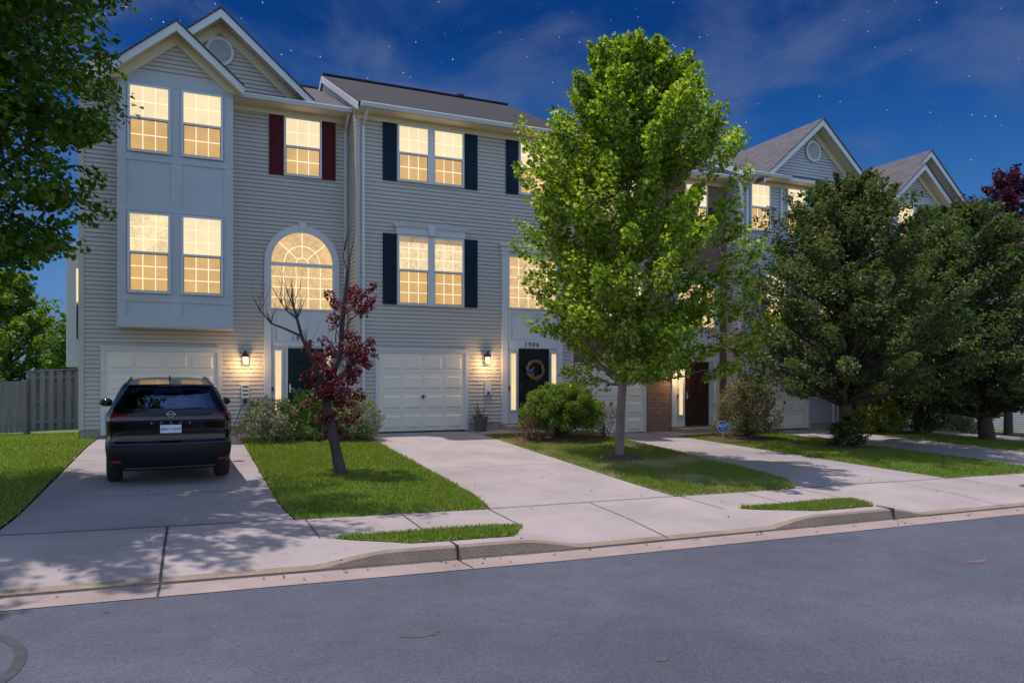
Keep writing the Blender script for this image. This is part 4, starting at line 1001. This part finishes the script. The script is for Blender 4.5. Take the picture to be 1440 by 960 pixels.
# ------------------------------------------------------------------ the parked car
def build_car():
    PAINT = mat('black_car_paint', (.003, .003, .006), .14, coat=.35, spec=.25); PAINT.node_tree.nodes['Principled BSDF'].inputs['Coat Roughness'].default_value = .03
    CLAD = mat('dark_grey_cladding', (.006, .0065, .009), .55, spec=.3)
    LAMPR = mat('red_lamp_plastic', (.075, .006, .012), .15, coat=.3)
    REFL = mat('red_reflector', (.30, .02, .015), .25)
    CHROME = mat('chrome', (.6, .6, .63), .12, metal=1.)
    TYRE = mat('tyre_rubber', (.014, .014, .015), .85, bump=.3, bscale=40)
    SEAT = mat('dark_seat_cloth', (.02, .022, .03), .8)
    PLATE = mat('plate_white', (.55, .55, .68), .4); INK = mat('plate_blue_ink', (.03, .03, .14), .5)
    m, nt, b, N, K = nodes('tinted_glass')
    tr = N.new('ShaderNodeBsdfTransparent'); tr.inputs[0].default_value = (.30, .36, .50, 1)
    gl = N.new('ShaderNodeBsdfGlossy'); gl.inputs['Roughness'].default_value = .02; gl.inputs['Color'].default_value = (.35, .55, 1, 1)  # blue of the reflected sky put into the gloss colour
    fr = N.new('ShaderNodeFresnel'); fr.inputs['IOR'].default_value = 2.1; mx = N.new('ShaderNodeMixShader')
    K.new(fr.outputs[0], mx.inputs[0]); K.new(tr.outputs[0], mx.inputs[1]); K.new(gl.outputs[0], mx.inputs[2]); K.new(mx.outputs[0], N['Material Output'].inputs['Surface'])
    GLASS = m
    root = thing('parked_car', 'glossy black suv parked on the left driveway facing the garage', 'car', (0, 0, 0))
    T = [(.24, .80, .24, 4.35), (.34, .88, .10, 4.52), (.45, .905, .03, 4.6), (.58, .92, 0, 4.64), (.655, .92, .005, 4.65), (.69, .918, .05, 4.65), (.72, .915, .10, 4.63),
         (.80, .915, .115, 4.6), (.92, .918, .11, 4.5), (1.0, .920, .09, 4.3), (1.05, .915, .085, 3.95), (1.11, .903, .10, 3.6), (1.17, .88, .15, 3.3), (1.22, .857, .19, 3.14),
         (1.30, .822, .26, 2.96), (1.38, .787, .33, 2.78), (1.46, .75, .40, 2.6), (1.54, .71, .48, 2.44), (1.585, .68, .55, 2.33), (1.625, .625, .68, 2.15), (1.655, .52, .9, 1.95), (1.672, .36, 1.1, 1.75), (1.68, .15, 1.3, 1.55)]
    def lv(z):
        return tuple(interp(z, [(t[0], t[i]) for t in T]) for i in (1, 2, 3))
    TT = [0, .14, .28, .42, .55, .67, .77, .85, .91, .955, .985, 1.]
    def outline(z):
        w, yr, yf = lv(z); Dp = .5 if z < 1.2 else .42; p = 3.6
        dep = lambda t: Dp*(1-(1-t**p)**(1/p))
        rear = [(-w*t, yr+dep(t)) for t in TT[::-1]]+[(w*t, yr+dep(t)) for t in TT[1:]]       # 23 points, left to right
        ya, yb = yr+Dp, max(yr+Dp+.1, yf-.55)
        right = [(w, lerp(ya, yb, k/9)) for k in range(1, 9)]
        q = 2.6; Df = yf-yb; fd = lambda t: Df*(1-(1-t**q)**(1/q))
        fro = [(w*t, yf-fd(t)) for t in TT[::-1]]+[(-w*t, yf-fd(t)) for t in TT[1:]]
        left = [(-w, lerp(yb, ya, k/9)) for k in range(1, 9)]
        return rear+right+fro+left
    Z = [t[0] for t in T]; RINGS = [outline(z) for z in Z]; n = len(RINGS[0])
    mb = MB(); mb.ms = [PAINT, CLAD, GLASS, INK]
    vs = [(x, y, z) for z, r in zip(Z, RINGS) for x, y in r]; fs = []; ms = []
    for j in range(len(Z)-1):
        zm = (Z[j]+Z[j+1])/2
        for k in range(n):
            k2 = (k+1) % n; fs.append((j*n+k, j*n+k2, (j+1)*n+k2, (j+1)*n+k))
            x, y = (RINGS[j][k][0]+RINGS[j][k2][0])/2, (RINGS[j][k][1]+RINGS[j][k2][1])/2; w, yr, yf = lv(zm)
            mi = 1 if zm < .64 else 0
            if 1.20 < zm < 1.55:
                if k < 22 and abs(x) < w*.80: mi = 2
                if 22 < k < 31 or k >= 53: mi = 2 if .95 < y < 1.62 or 1.70 < y else 0
                if 31 <= k < 53: mi = 2
            ms.append(mi)
    fs.append(tuple(range(n-1, -1, -1))); ms.append(1); fs.append(tuple((len(Z)-1)*n+k for k in range(n))); ms.append(0)
    mb.v = vs; mb.f = fs; mb.m = ms
    hull = mb.build('hull', None, None, smooth=True)
    cut = MB()
    for y in (.93, 3.63):
        for s in (-1, 1): cut.tube([(s*.62, y, .36), (s*1.1, y, .36)], .405, 28)
    cu = cut.build('cutter', CLAD, None)
    bm_ = hull.modifiers.new('b', 'BOOLEAN'); bm_.object = cu; bm_.solver = 'EXACT'; bm_.material_mode = 'TRANSFER'
    bpy.context.view_layer.update(); dg = bpy.context.evaluated_depsgraph_get()
    me = bpy.data.meshes.new_from_object(hull.evaluated_get(dg)); bpy.data.objects.remove(hull); bpy.data.objects.remove(cu)
    groups = {0: MB(), 1: MB(), 2: MB(), 3: MB()}; names = [x.name for x in me.materials]
    rearg = MB(); sideg = MB(); frontg = MB()
    for p in me.polygons:
        nm = names[p.material_index]; c = p.center; pts = [tuple(me.vertices[i].co) for i in p.vertices]
        if nm.startswith('tinted'): g = rearg if c.y < .75 and abs(c.x) < .72 and p.normal.y < -.3 else (frontg if p.normal.y > .35 else sideg)
        elif nm.startswith('dark_grey'): g = groups[1]
        else: g = groups[0]
        g.poly(pts)
    import bmesh
    def smooth_weld(o):
        b = bmesh.new(); b.from_mesh(o.data); bmesh.ops.remove_doubles(b, verts=b.verts, dist=1e-4); b.to_mesh(o.data); b.free()
        o.data.polygons.foreach_set('use_smooth', [True]*len(o.data.polygons)); o.data.set_sharp_from_angle(angle=R(38)); return o
    body = smooth_weld(groups[0].build('body', PAINT, root)); smooth_weld(groups[1].build('bumper', CLAD, root))
    smooth_weld(rearg.build('rear_window', GLASS, root)); smooth_weld(frontg.build('windscreen', GLASS, root))
    for s in (-1, 1):
        g = MB()
        for f in sideg.f:
            pts = [sideg.v[i] for i in f]
            if pts[0][0]*s > 0: g.poly(pts)
        smooth_weld(g.build('side_window', GLASS, root))
    def patch(z0, z1, k0, k1, off, m_, name, par, nz=4, keep=None):
        g = MB(); P = []
        for j in range(nz+1):
            z = lerp(z0, z1, j/nz); o = outline(z)
            for k in range(k0, k1+1):
                a, b_ = o[(k-1) % n], o[(k+1) % n]; t = Vector((b_[0]-a[0], b_[1]-a[1])).normalized(); nn = Vector((t.y, -t.x))
                P.append((o[k % n][0]+nn.x*off, o[k % n][1]+nn.y*off, z))
        wd = k1-k0+1; inn = [(p[0]*.985, p[1]+.03, p[2]) for p in P]; N0 = len(P); F = []
        for j in range(nz):
            for k in range(wd-1): a = j*wd+k; F.append((a, a+1, a+wd+1, a+wd))
        edge = [(k, k+1) for k in range(wd-1)]+[(nz*wd+k+1, nz*wd+k) for k in range(wd-1)]+[((j+1)*wd, j*wd) for j in range(nz)]+[(j*wd+wd-1, (j+1)*wd+wd-1) for j in range(nz)]
        F += [(b_, a, N0+a, N0+b_) for a, b_ in edge]
        g.add(P+inn, F); o = g.build(name, m_, par, smooth=True); o.data.set_sharp_from_angle(angle=R(40)); return o
    # rear indices: 0 left side .. 11 centre .. 22 right side
    for a, b_ in ((-3, 6), (16, 25)):
        o = patch(1.045, 1.15, a, b_, .010, LAMPR, 'tail_light', root)
    patch(1.045, 1.10, 6, 16, .008, mat('dark_red_strip', (.03, .006, .012), .12, coat=.5), 'light_strip', root, 2)
    for a, b_ in ((3, 5), (17, 19)): patch(.385, .425, a, b_, .012, REFL, 'reflector', root, 2)
    patch(.665, .685, 3, 19, .006, mat('bumper_sheen', (.05, .05, .07), .25), 'bumper_sheen_strip', root, 1)  # paler strip painted in for the light along the bumper's crease
    patch(.27, .30, 5, 17, .02, mat('skid_plate', (.12, .12, .13), .35), 'skid_plate', root, 1)
    # spoiler with brake light
    sp = MB(); P = []
    for (y, z, w) in ((.34, 1.575, .60), (.36, 1.60, .61), (.75, 1.655, .58), (.75, 1.60, .60)):
        P.append([(w*x, y+.10*abs(x)**3, z-.02*abs(x)**2) for x in (-1, -.8, -.5, 0, .5, .8, 1)])
    V_ = [p for r in P for p in r]; F = [(r*7+k, r*7+k+1, ((r+1) % 4)*7+k+1, ((r+1) % 4)*7+k) for r in range(4) for k in range(6)]+[(0, 7, 14, 21), (27, 20, 13, 6)]
    sp.add(V_, F); spo = sp.build('spoiler', PAINT, root); MB().box(-.17, .17, .345, .37, 1.565, 1.577).build('brake_light', LAMPR, spo)
    # badge, lettering, plate
    e = MB(); n2 = 24; yy = .078
    def ring(cx, cz, r0, r1, y0, y1):
        v = []
        for r, y in ((r1, y1), (r1, y0), (r0, y0), (r0, y1)): v += [(cx+r*math.cos(2*math.pi*k/n2), y, cz+r*.92*math.sin(2*math.pi*k/n2)) for k in range(n2)]
        e.add(v, [(j*n2+k, j*n2+(k+1) % n2, (j+1)*n2+(k+1) % n2, (j+1)*n2+k) for j in range(3) for k in range(n2)])
    ring(0, 1.135, .042, .055, yy-.0, yy+.05); e.box(-.072, .072, yy-.004, yy+.04, 1.125, 1.146); e.build('badge', CHROME, root)
    for i, ch in enumerate('ROGUE'):
        text_mb(ch, .05, .003, (-.27+i*.135, .083, .995)).build('letter', CHROME, root)
    pl = MB(); pl.box(-.155, .155, .082, .10, .835, .985); pl.box(-.17, .17, .086, .104, .82, 1.0)
    p = MB().box(-.15, .15, .078, .10, .84, .965).build('license_plate', PLATE, root)
    text_mb('BBD 115W', .060, .002, (0, .076, .898)).build('plate_number', INK, p)
    text_mb('NEW HOPEFUL', .022, .002, (0, .076, .952)).build('plate_caption', INK, p) if False else None
    f = MB(); f.box(-.165, .165, .084, .10, .80, .838); fo = f.build('plate_frame', DARK, root)
    # wiper, antenna, rails, mirrors
    wv = MB(); wv.tube([(.04, .175, 1.20), (.20, .185, 1.215), (.46, .19, 1.22)], .012, 6); wv.tube([(.0, .165, 1.19), (.06, .175, 1.20)], .022, 8); wv.build('wiper', DARK, root)
    a = MB(); a.add([(-.02, .80, 1.64), (.02, .80, 1.64), (.02, 1.02, 1.66), (-.02, 1.02, 1.66), (-.004, .80, 1.735), (.004, .80, 1.735), (.006, .9, 1.71), (-.006, .9, 1.71)],
                    [(0,3,2,1),(4,5,6,7),(0,1,5,4),(1,2,6,5),(2,3,7,6),(3,0,4,7)]); a.build('antenna', DARK, root)
    for s in (-1, 1):
        r = MB(); r.tube([(s*.60, .74, 1.60), (s*.59, .9, 1.645), (s*.575, 1.4, 1.672), (s*.58, 2.0, 1.655), (s*.60, 2.2, 1.61)], .018, 8); r.build('roof_rail', DARK, root, smooth=True)
        mi = MB(); c = (s*1.01, 2.92, 1.17); ry = []
        for j in range(7):
            t = j/6; rr = math.sin(math.pi*min(.93, max(.05, t)))**.5
            ry.append([(c[0]+.115*rr*math.cos(2*math.pi*k/14)*(1+.1*s*math.cos(2*math.pi*k/14)), c[1]-.06+.16*t, c[2]+.082*rr*math.sin(2*math.pi*k/14)) for k in range(14)])
        mi.add([q for r_ in ry for q in r_], [(j*14+k, j*14+(k+1) % 14, (j+1)*14+(k+1) % 14, (j+1)*14+k) for j in range(6) for k in range(14)]+[tuple(range(13, -1, -1)), tuple(84+k for k in range(14))])
        mi.tube([(s*.84, 2.95, 1.12), (s*.93, 2.95, 1.13)], .03, 8)
        mo = mi.build('mirror', PAINT, root, smooth=True)
        MB().lathe([(.0, 0), (.09, 0), (.09, .004), (0, .004)], (0, 0, 0), 14) if False else None
        for y in (.93, 3.63):
            ty = MB(); prof = [(.20, .10), (.30, .112), (.335, .11), (.355, .09), (.362, .05), (.362, -.05), (.355, -.09), (.335, -.11), (.30, -.112), (.20, -.10)]
            nn = 32; V2 = [(s*.80+o, y+r_*math.cos(2*math.pi*k/nn), .362+r_*math.sin(2*math.pi*k/nn)) for r_, o in prof for k in range(nn)]
            ty.add(V2, [(j*nn+k, j*nn+(k+1) % nn, (j+1)*nn+(k+1) % nn, (j+1)*nn+k) for j in range(len(prof)-1) for k in range(nn)]); wh = ty.build('wheel', TYRE, root, smooth=True)
            ri = MB(); xo = s*.80+s*.095
            for k in range(5):
                a_ = 2*math.pi*k/5; d1 = Vector((0, math.cos(a_), math.sin(a_))); d2 = Vector((0, -math.sin(a_), math.cos(a_)))
                c0 = Vector((xo, y, .362)); ri.extr([c0+d1*.03-d2*.04, c0+d1*.03+d2*.04, c0+d1*.225+d2*.055, c0+d1*.225-d2*.055], (-s*.03, 0, 0))
            ri.tube([(xo-s*.01, y, .362), (xo-s*.15, y, .362)], .21, 24); ri.build('rim', mat('alloy', (.25, .25, .27), .3, metal=.8), wh)
    # interior
    it = MB(); it.box(-.72, .72, .35, 3.3, .42, .52); it.box(-.70, .70, 2.85, 3.2, .8, 1.12); it.box(-.7, .7, .33, .9, .52, 1.05); it.build('interior', SEAT, root)
    for x in (-.42, 0, .42, -.36, .36):
        front_ = abs(x) == .36; y = 2.0 if front_ else 1.05; g = MB()
        wd = .23 if front_ else .19
        g.extr([(x-wd, y, .6), (x-wd, y+.16, .6), (x-wd*.8, y-.02, 1.27), (x-wd*.8, y-.10, 1.27)][::1], (0, 0, 0)) if False else None
        g.add([(x-wd, y, .55), (x+wd, y, .55), (x+wd, y+.18, .55), (x-wd, y+.18, .55), (x-wd*.85, y-.14, 1.24), (x+wd*.85, y-.14, 1.24), (x+wd*.85, y-.03, 1.24), (x-wd*.85, y-.03, 1.24)],
              [(0,3,2,1),(4,5,6,7),(0,1,5,4),(1,2,6,5),(2,3,7,6),(3,0,4,7)])
        se = g.build('seat', SEAT, root, bevel=.03)
        h = MB(); h.box(x-.12, x+.12, y-.17, y-.08, 1.27, 1.44); h.build('headrest', SEAT, se, bevel=.03)
    root.location = (-.19, 12.32, G(-.2, 13.3)-.01)
    root.rotation_euler = (R(1.6), 0, R(2.2)); root.scale = (.975, .975, .965)
build_car()
# ------------------------------------------------------------------ small things
def yard_sign():
    u, v = 13.95, 16.75; z0 = G(u, v)+.05; root = thing('yard_sign', 'small blue octagonal security sign on a white stake before the shrub', 'sign', (u, v, z0))
    d = Vector((-.64, -.77, 0)).normalized(); ax = Vector((-d.y, d.x, 0)); c = Vector((u, v, z0+.36)); up = Vector((0, 0, 1))
    def octo(r, off, m, name, par):
        mb = MB(); mb.extr([c+d*off+(ax*math.cos(R(22.5+45*k))+up*math.sin(R(22.5+45*k)))*r for k in range(8)], -d*.008); return mb.build(name, m, par)
    octo(.172, 0, mat('sign_white', (.5, .55, .7), .4), 'sign_border', root); f = octo(.158, .009, mat('sign_blue', (.012, .045, .26), .35), 'sign_face', root)
    text_mb('ADT', .135, .002, c+d*.012+up*.02, ax=ax, spacing=.95).build('sign_letters', mat('sign_letter', (.62, .72, .85), .4), f)
    MB().box(-.045, .045, 0, .01, 0, .01) if False else None
    bar = MB(); bar.extr([c+d*.012+ax*a+up*b for a, b in ((-.07, -.085), (.07, -.085), (.07, -.07), (-.07, -.07))], -d*.004); bar.build('sign_line', mat('sign_letter2', (.35, .45, .65), .4), f)
    MB().tube([(u, v, z0-.1), tuple(c-d*.012-up*.1)], .012, 6).build('stake', WHITE, root)
yard_sign()
def planter():
    u, v = 7.45, 18.95; z0 = G(u, v); root = thing('flower_pot', 'grey round planter with a spiky plant beside the garage door', 'planter', (u, v, z0))
    POT = mat('grey_pot', (.12, .11, .105), .7, var=.2, vscale=6)
    MB().lathe([(.13, 0), (.15, .03), (.185, .33), (.205, .35), (.205, .40), (.18, .40), (.175, .35)], (u, v, z0), 24).build('pot', POT, root, smooth=True)
    mb = MB(); rr = random.Random(4)
    for k in range(42):
        a = rr.uniform(0, 6.28); L_ = rr.uniform(.18, .34); up = rr.uniform(.2, 1.)
        if k < 9: L_ = rr.uniform(.36, .52); up = rr.uniform(1.8, 4)
        d = Vector((math.cos(a), math.sin(a), up)).normalized(); s = Vector((-math.sin(a), math.cos(a), 0))*.022
        b = Vector((u, v, z0+.36))+Vector((math.cos(a), math.sin(a), 0))*.05; m_ = b+d*L_*.6; t = b+d*L_+Vector((math.cos(a), math.sin(a), -.8))*(.07 if k >= 9 else .02)
        mb.add([b-s*.4, b+s*.4, m_+s, t, m_-s], [(0, 1, 2, 4), (4, 2, 3)])
    mb.build('plant', leafmat('planter_leaf', [(.04, .06, .02), (.09, .12, .04), (.14, .13, .06)], .25), root)
    fl = MB()
    for k in range(14):
        a = rr.uniform(0, 6.28); r = rr.uniform(.05, .19); c = Vector((u+r*math.cos(a), v+r*math.sin(a), z0+.42+rr.uniform(0, .1)))
        fl.add([c+Vector((.02, 0, 0)), c+Vector((0, -.02, .008)), c-Vector((.02, 0, 0)), c+Vector((0, .02, .008)), c+Vector((0, 0, .02))], [(0, 1, 4), (1, 2, 4), (2, 3, 4), (3, 0, 4)])
    fl.build('flowers', mat('pale_flower', (.5, .42, .36), .6), root)
planter()
def wreath():
    V = 19.18; c = Vector((9.22, V, 1.70)); root = thing('wreath', 'twig wreath with a blue bow hanging on the 1906 door', 'wreath', tuple(c))
    rr = random.Random(6); mb = MB()
    for k in range(16):
        pts = []; ph = rr.uniform(0, 6.28); r0 = .245+rr.uniform(-.03, .03); f = rr.choice((3, 4, 5)); am = rr.uniform(.01, .035); s0 = rr.uniform(0, 6.28); span = rr.uniform(3.5, 6.3)
        for j in range(26):
            a = s0+span*j/25; r = r0+am*math.sin(f*a+ph); pts.append((c.x+r*math.cos(a), c.y-.02+.018*math.cos(f*a+ph), c.z+r*math.sin(a)))
        mb.tube(pts, .0065, 5)
    mb.build('twigs', mat('tan_twig', (.26, .15, .075), .8, var=.3, vscale=9), root)
    b = MB(); q = c+Vector((-.2, -.05, -.03))
    for s, t in ((-1, .12), (1, .10), (-1, -.13), (1, -.12)):
        b.add([q, q+Vector((s*.09, -.03, t*.6+.04)), q+Vector((s*.15, -.015, t)), q+Vector((s*.10, -.02, t*.4-.04))], [(0, 1, 2, 3)])
    b.box(q.x-.025, q.x+.025, q.y-.04, q.y+.01, q.z-.025, q.z+.025); b.build('bow', mat('blue_ribbon', (.10, .13, .34), .6), root)
    f = MB()
    for k in range(26):
        a = rr.uniform(3.6, 5.2); r = .245+rr.uniform(-.06, .06); p = Vector((c.x+r*math.cos(a), c.y-.055+rr.uniform(-.015, .015), c.z+r*math.sin(a))); e = rr.uniform(.018, .034)
        for j in range(5):
            t0, t1 = 1.257*j, 1.257*j+.9
            f.add([p, p+Vector((e*math.cos(t0), -.012, e*math.sin(t0))), p+Vector((e*1.2*math.cos(t0+.45), -.006, e*1.2*math.sin(t0+.45))), p+Vector((e*math.cos(t1), -.012, e*math.sin(t1)))], [(0, 1, 2, 3)])
    f.build('flowers', leafmat('wreath_flower', [(.30, .10, .03), (.36, .22, .08), (.38, .30, .2), (.10, .10, .03)], .2), root)
wreath()
# ------------------------------------------------------------------ litter on the ground
def litter():
    rs = np.random.default_rng(77); n = 240; U = rs.uniform(-5, 20, n); Vv = rs.uniform(6.9, 18.5, n); k = rs.random(n) < .35; Vv[k] = rs.uniform(7.25, 7.62, k.sum())
    P = np.array([(a, b, ground_z(a, b)+.02) for a, b in zip(U, Vv)]); Nn = rs.normal(size=(n, 3))*.25+np.array([0, 0, 1.])
    o = leaf_mesh('fallen_leaves', P, Nn, .045, leafmat('fallen_leaf', [(.05, .035, .02), (.10, .07, .035), (.05, .07, .02), (.16, .11, .06)], .1), None, seed=77)
    tag(o, 'small fallen leaves and bits scattered on the drives', 'leaves', kind='stuff')
litter()
# ------------------------------------------------------------------ sky, sun, camera
SUNV = Vector((-.22, .20, 1)).normalized(); EL = math.asin(SUNV.z); AZ = math.atan2(SUNV.x, SUNV.y)
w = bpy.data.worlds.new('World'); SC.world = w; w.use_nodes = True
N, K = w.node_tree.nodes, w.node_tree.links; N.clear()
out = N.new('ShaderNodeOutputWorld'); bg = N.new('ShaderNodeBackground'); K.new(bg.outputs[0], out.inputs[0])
tc = N.new('ShaderNodeTexCoord'); DIR = tc.outputs['Generated']
def vmath(op, a, b=None):
    n = N.new('ShaderNodeVectorMath'); n.operation = op; K.new(a, n.inputs[0])
    if b is not None:
        if isinstance(b, tuple): n.inputs[1].default_value = b
        else: K.new(b, n.inputs[1])
    return n
def mrange(x, a, b, c, d, smooth=False):
    r = N.new('ShaderNodeMapRange'); r.interpolation_type = 'SMOOTHSTEP' if smooth else 'LINEAR'
    for k, v in (('From Min', a), ('From Max', b), ('To Min', c), ('To Max', d)): r.inputs[k].default_value = v
    K.new(x, r.inputs['Value']); return r.outputs['Result']
def mixc(f, a, b, mode='MIX'):
    m = N.new('ShaderNodeMix'); m.data_type = 'RGBA'; m.blend_type = mode
    for s, i in ((f, 0), (a, 6), (b, 7)):
        if isinstance(s, (int, float)): m.inputs[i].default_value = s
        elif isinstance(s, tuple): m.inputs[i].default_value = (*s, 1)
        else: K.new(s, m.inputs[i])
    return m.outputs[2]
def math2(op, a, b):
    n = N.new('ShaderNodeMath'); n.operation = op
    for s, i in ((a, 0), (b, 1)):
        if isinstance(s, (int, float)): n.inputs[i].default_value = s
        else: K.new(s, n.inputs[i])
    return n.outputs[0]
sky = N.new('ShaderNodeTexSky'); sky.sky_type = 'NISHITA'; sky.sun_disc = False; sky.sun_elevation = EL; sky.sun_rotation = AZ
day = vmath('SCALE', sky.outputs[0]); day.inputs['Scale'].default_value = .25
nd = vmath('NORMALIZE', DIR); sep = N.new('ShaderNodeSeparateXYZ'); K.new(nd.outputs[0], sep.inputs[0])
ramp = N.new('ShaderNodeValToRGB'); e = ramp.color_ramp.elements
e[0].position = 0; e[0].color = (.17, .29, .50, 1); e[1].position = 1; e[1].color = (.001, .020, .12, 1)
for p, c in ((.10, (.10, .25, .52)), (.20, (.042, .165, .44)), (.30, (.014, .095, .335)), (.42, (.003, .043, .205))):
    x = e.new(p); x.color = (*c, 1)
K.new(sep.outputs[2], ramp.inputs['Fac'])
# thin evening cloud
mp = N.new('ShaderNodeMapping'); mp.inputs['Scale'].default_value = (2.6, 2.6, 5.2); mp.inputs['Rotation'].default_value = (.1, .18, .2); mp.inputs['Location'].default_value = (.9, .3, 1.4)
K.new(nd.outputs[0], mp.inputs['Vector'])
cn = N.new('ShaderNodeTexNoise'); cn.inputs['Scale'].default_value = 1.7; cn.inputs['Detail'].default_value = 7; cn.inputs['Roughness'].default_value = .55; cn.inputs['Distortion'].default_value = .35
K.new(mp.outputs[0], cn.inputs['Vector'])
cl = mrange(cn.outputs['Fac'], .45, .70, 0, .66, True)
night = mixc(cl, ramp.outputs['Color'], (.092, .142, .30))
# stars
vo = N.new('ShaderNodeTexVoronoi'); vo.inputs['Scale'].default_value = 92; K.new(nd.outputs[0], vo.inputs['Vector'])
vc = N.new('ShaderNodeSeparateColor'); K.new(vo.outputs['Color'], vc.inputs[0])
core = mrange(vo.outputs['Distance'], .03, .085, 1, 0, True)
keep = mrange(vc.outputs[0], .25, .8, .06, 1)
star = math2('MULTIPLY', math2('MULTIPLY', core, keep), mrange(cl, 0, .5, 1, .4))
star = math2('MULTIPLY', star, mrange(sep.outputs[2], .08, .2, 0, 1, True))
night = mixc(star, night, (.75, .85, 1.))
view = vmath('DOT_PRODUCT', nd.outputs[0], (.39, .88, .27)).outputs['Value']  # night sky ahead; day sky added behind the view to light the fronts
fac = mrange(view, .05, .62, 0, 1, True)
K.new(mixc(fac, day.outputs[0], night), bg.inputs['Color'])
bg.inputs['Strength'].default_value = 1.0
sl = bpy.data.lights.new('sun', 'SUN'); sl.energy = 4.6; sl.angle = R(.6); sl.color = (1., .93, .88)
so = bpy.data.objects.new('sun', sl); COL.objects.link(so); so.rotation_euler = SUNV.to_track_quat('Z', 'Y').to_euler()
cam = bpy.data.cameras.new('camera'); co = bpy.data.objects.new('camera', cam); COL.objects.link(co); SC.camera = co
cam.lens = 26.0; cam.sensor_width = 36; cam.shift_y = 53/1440; cam.clip_end = 3000; cam.clip_start = .05
co.location = (0, 0, 1.42); co.rotation_euler = (R(90), 0, -math.atan(1040/2350.))
vs = SC.view_settings; vs.view_transform = 'Standard'; vs.look = 'None'; vs.exposure = 0; vs.gamma = 1
SC.cycles.max_bounces = 6; SC.cycles.transparent_max_bounces = 6
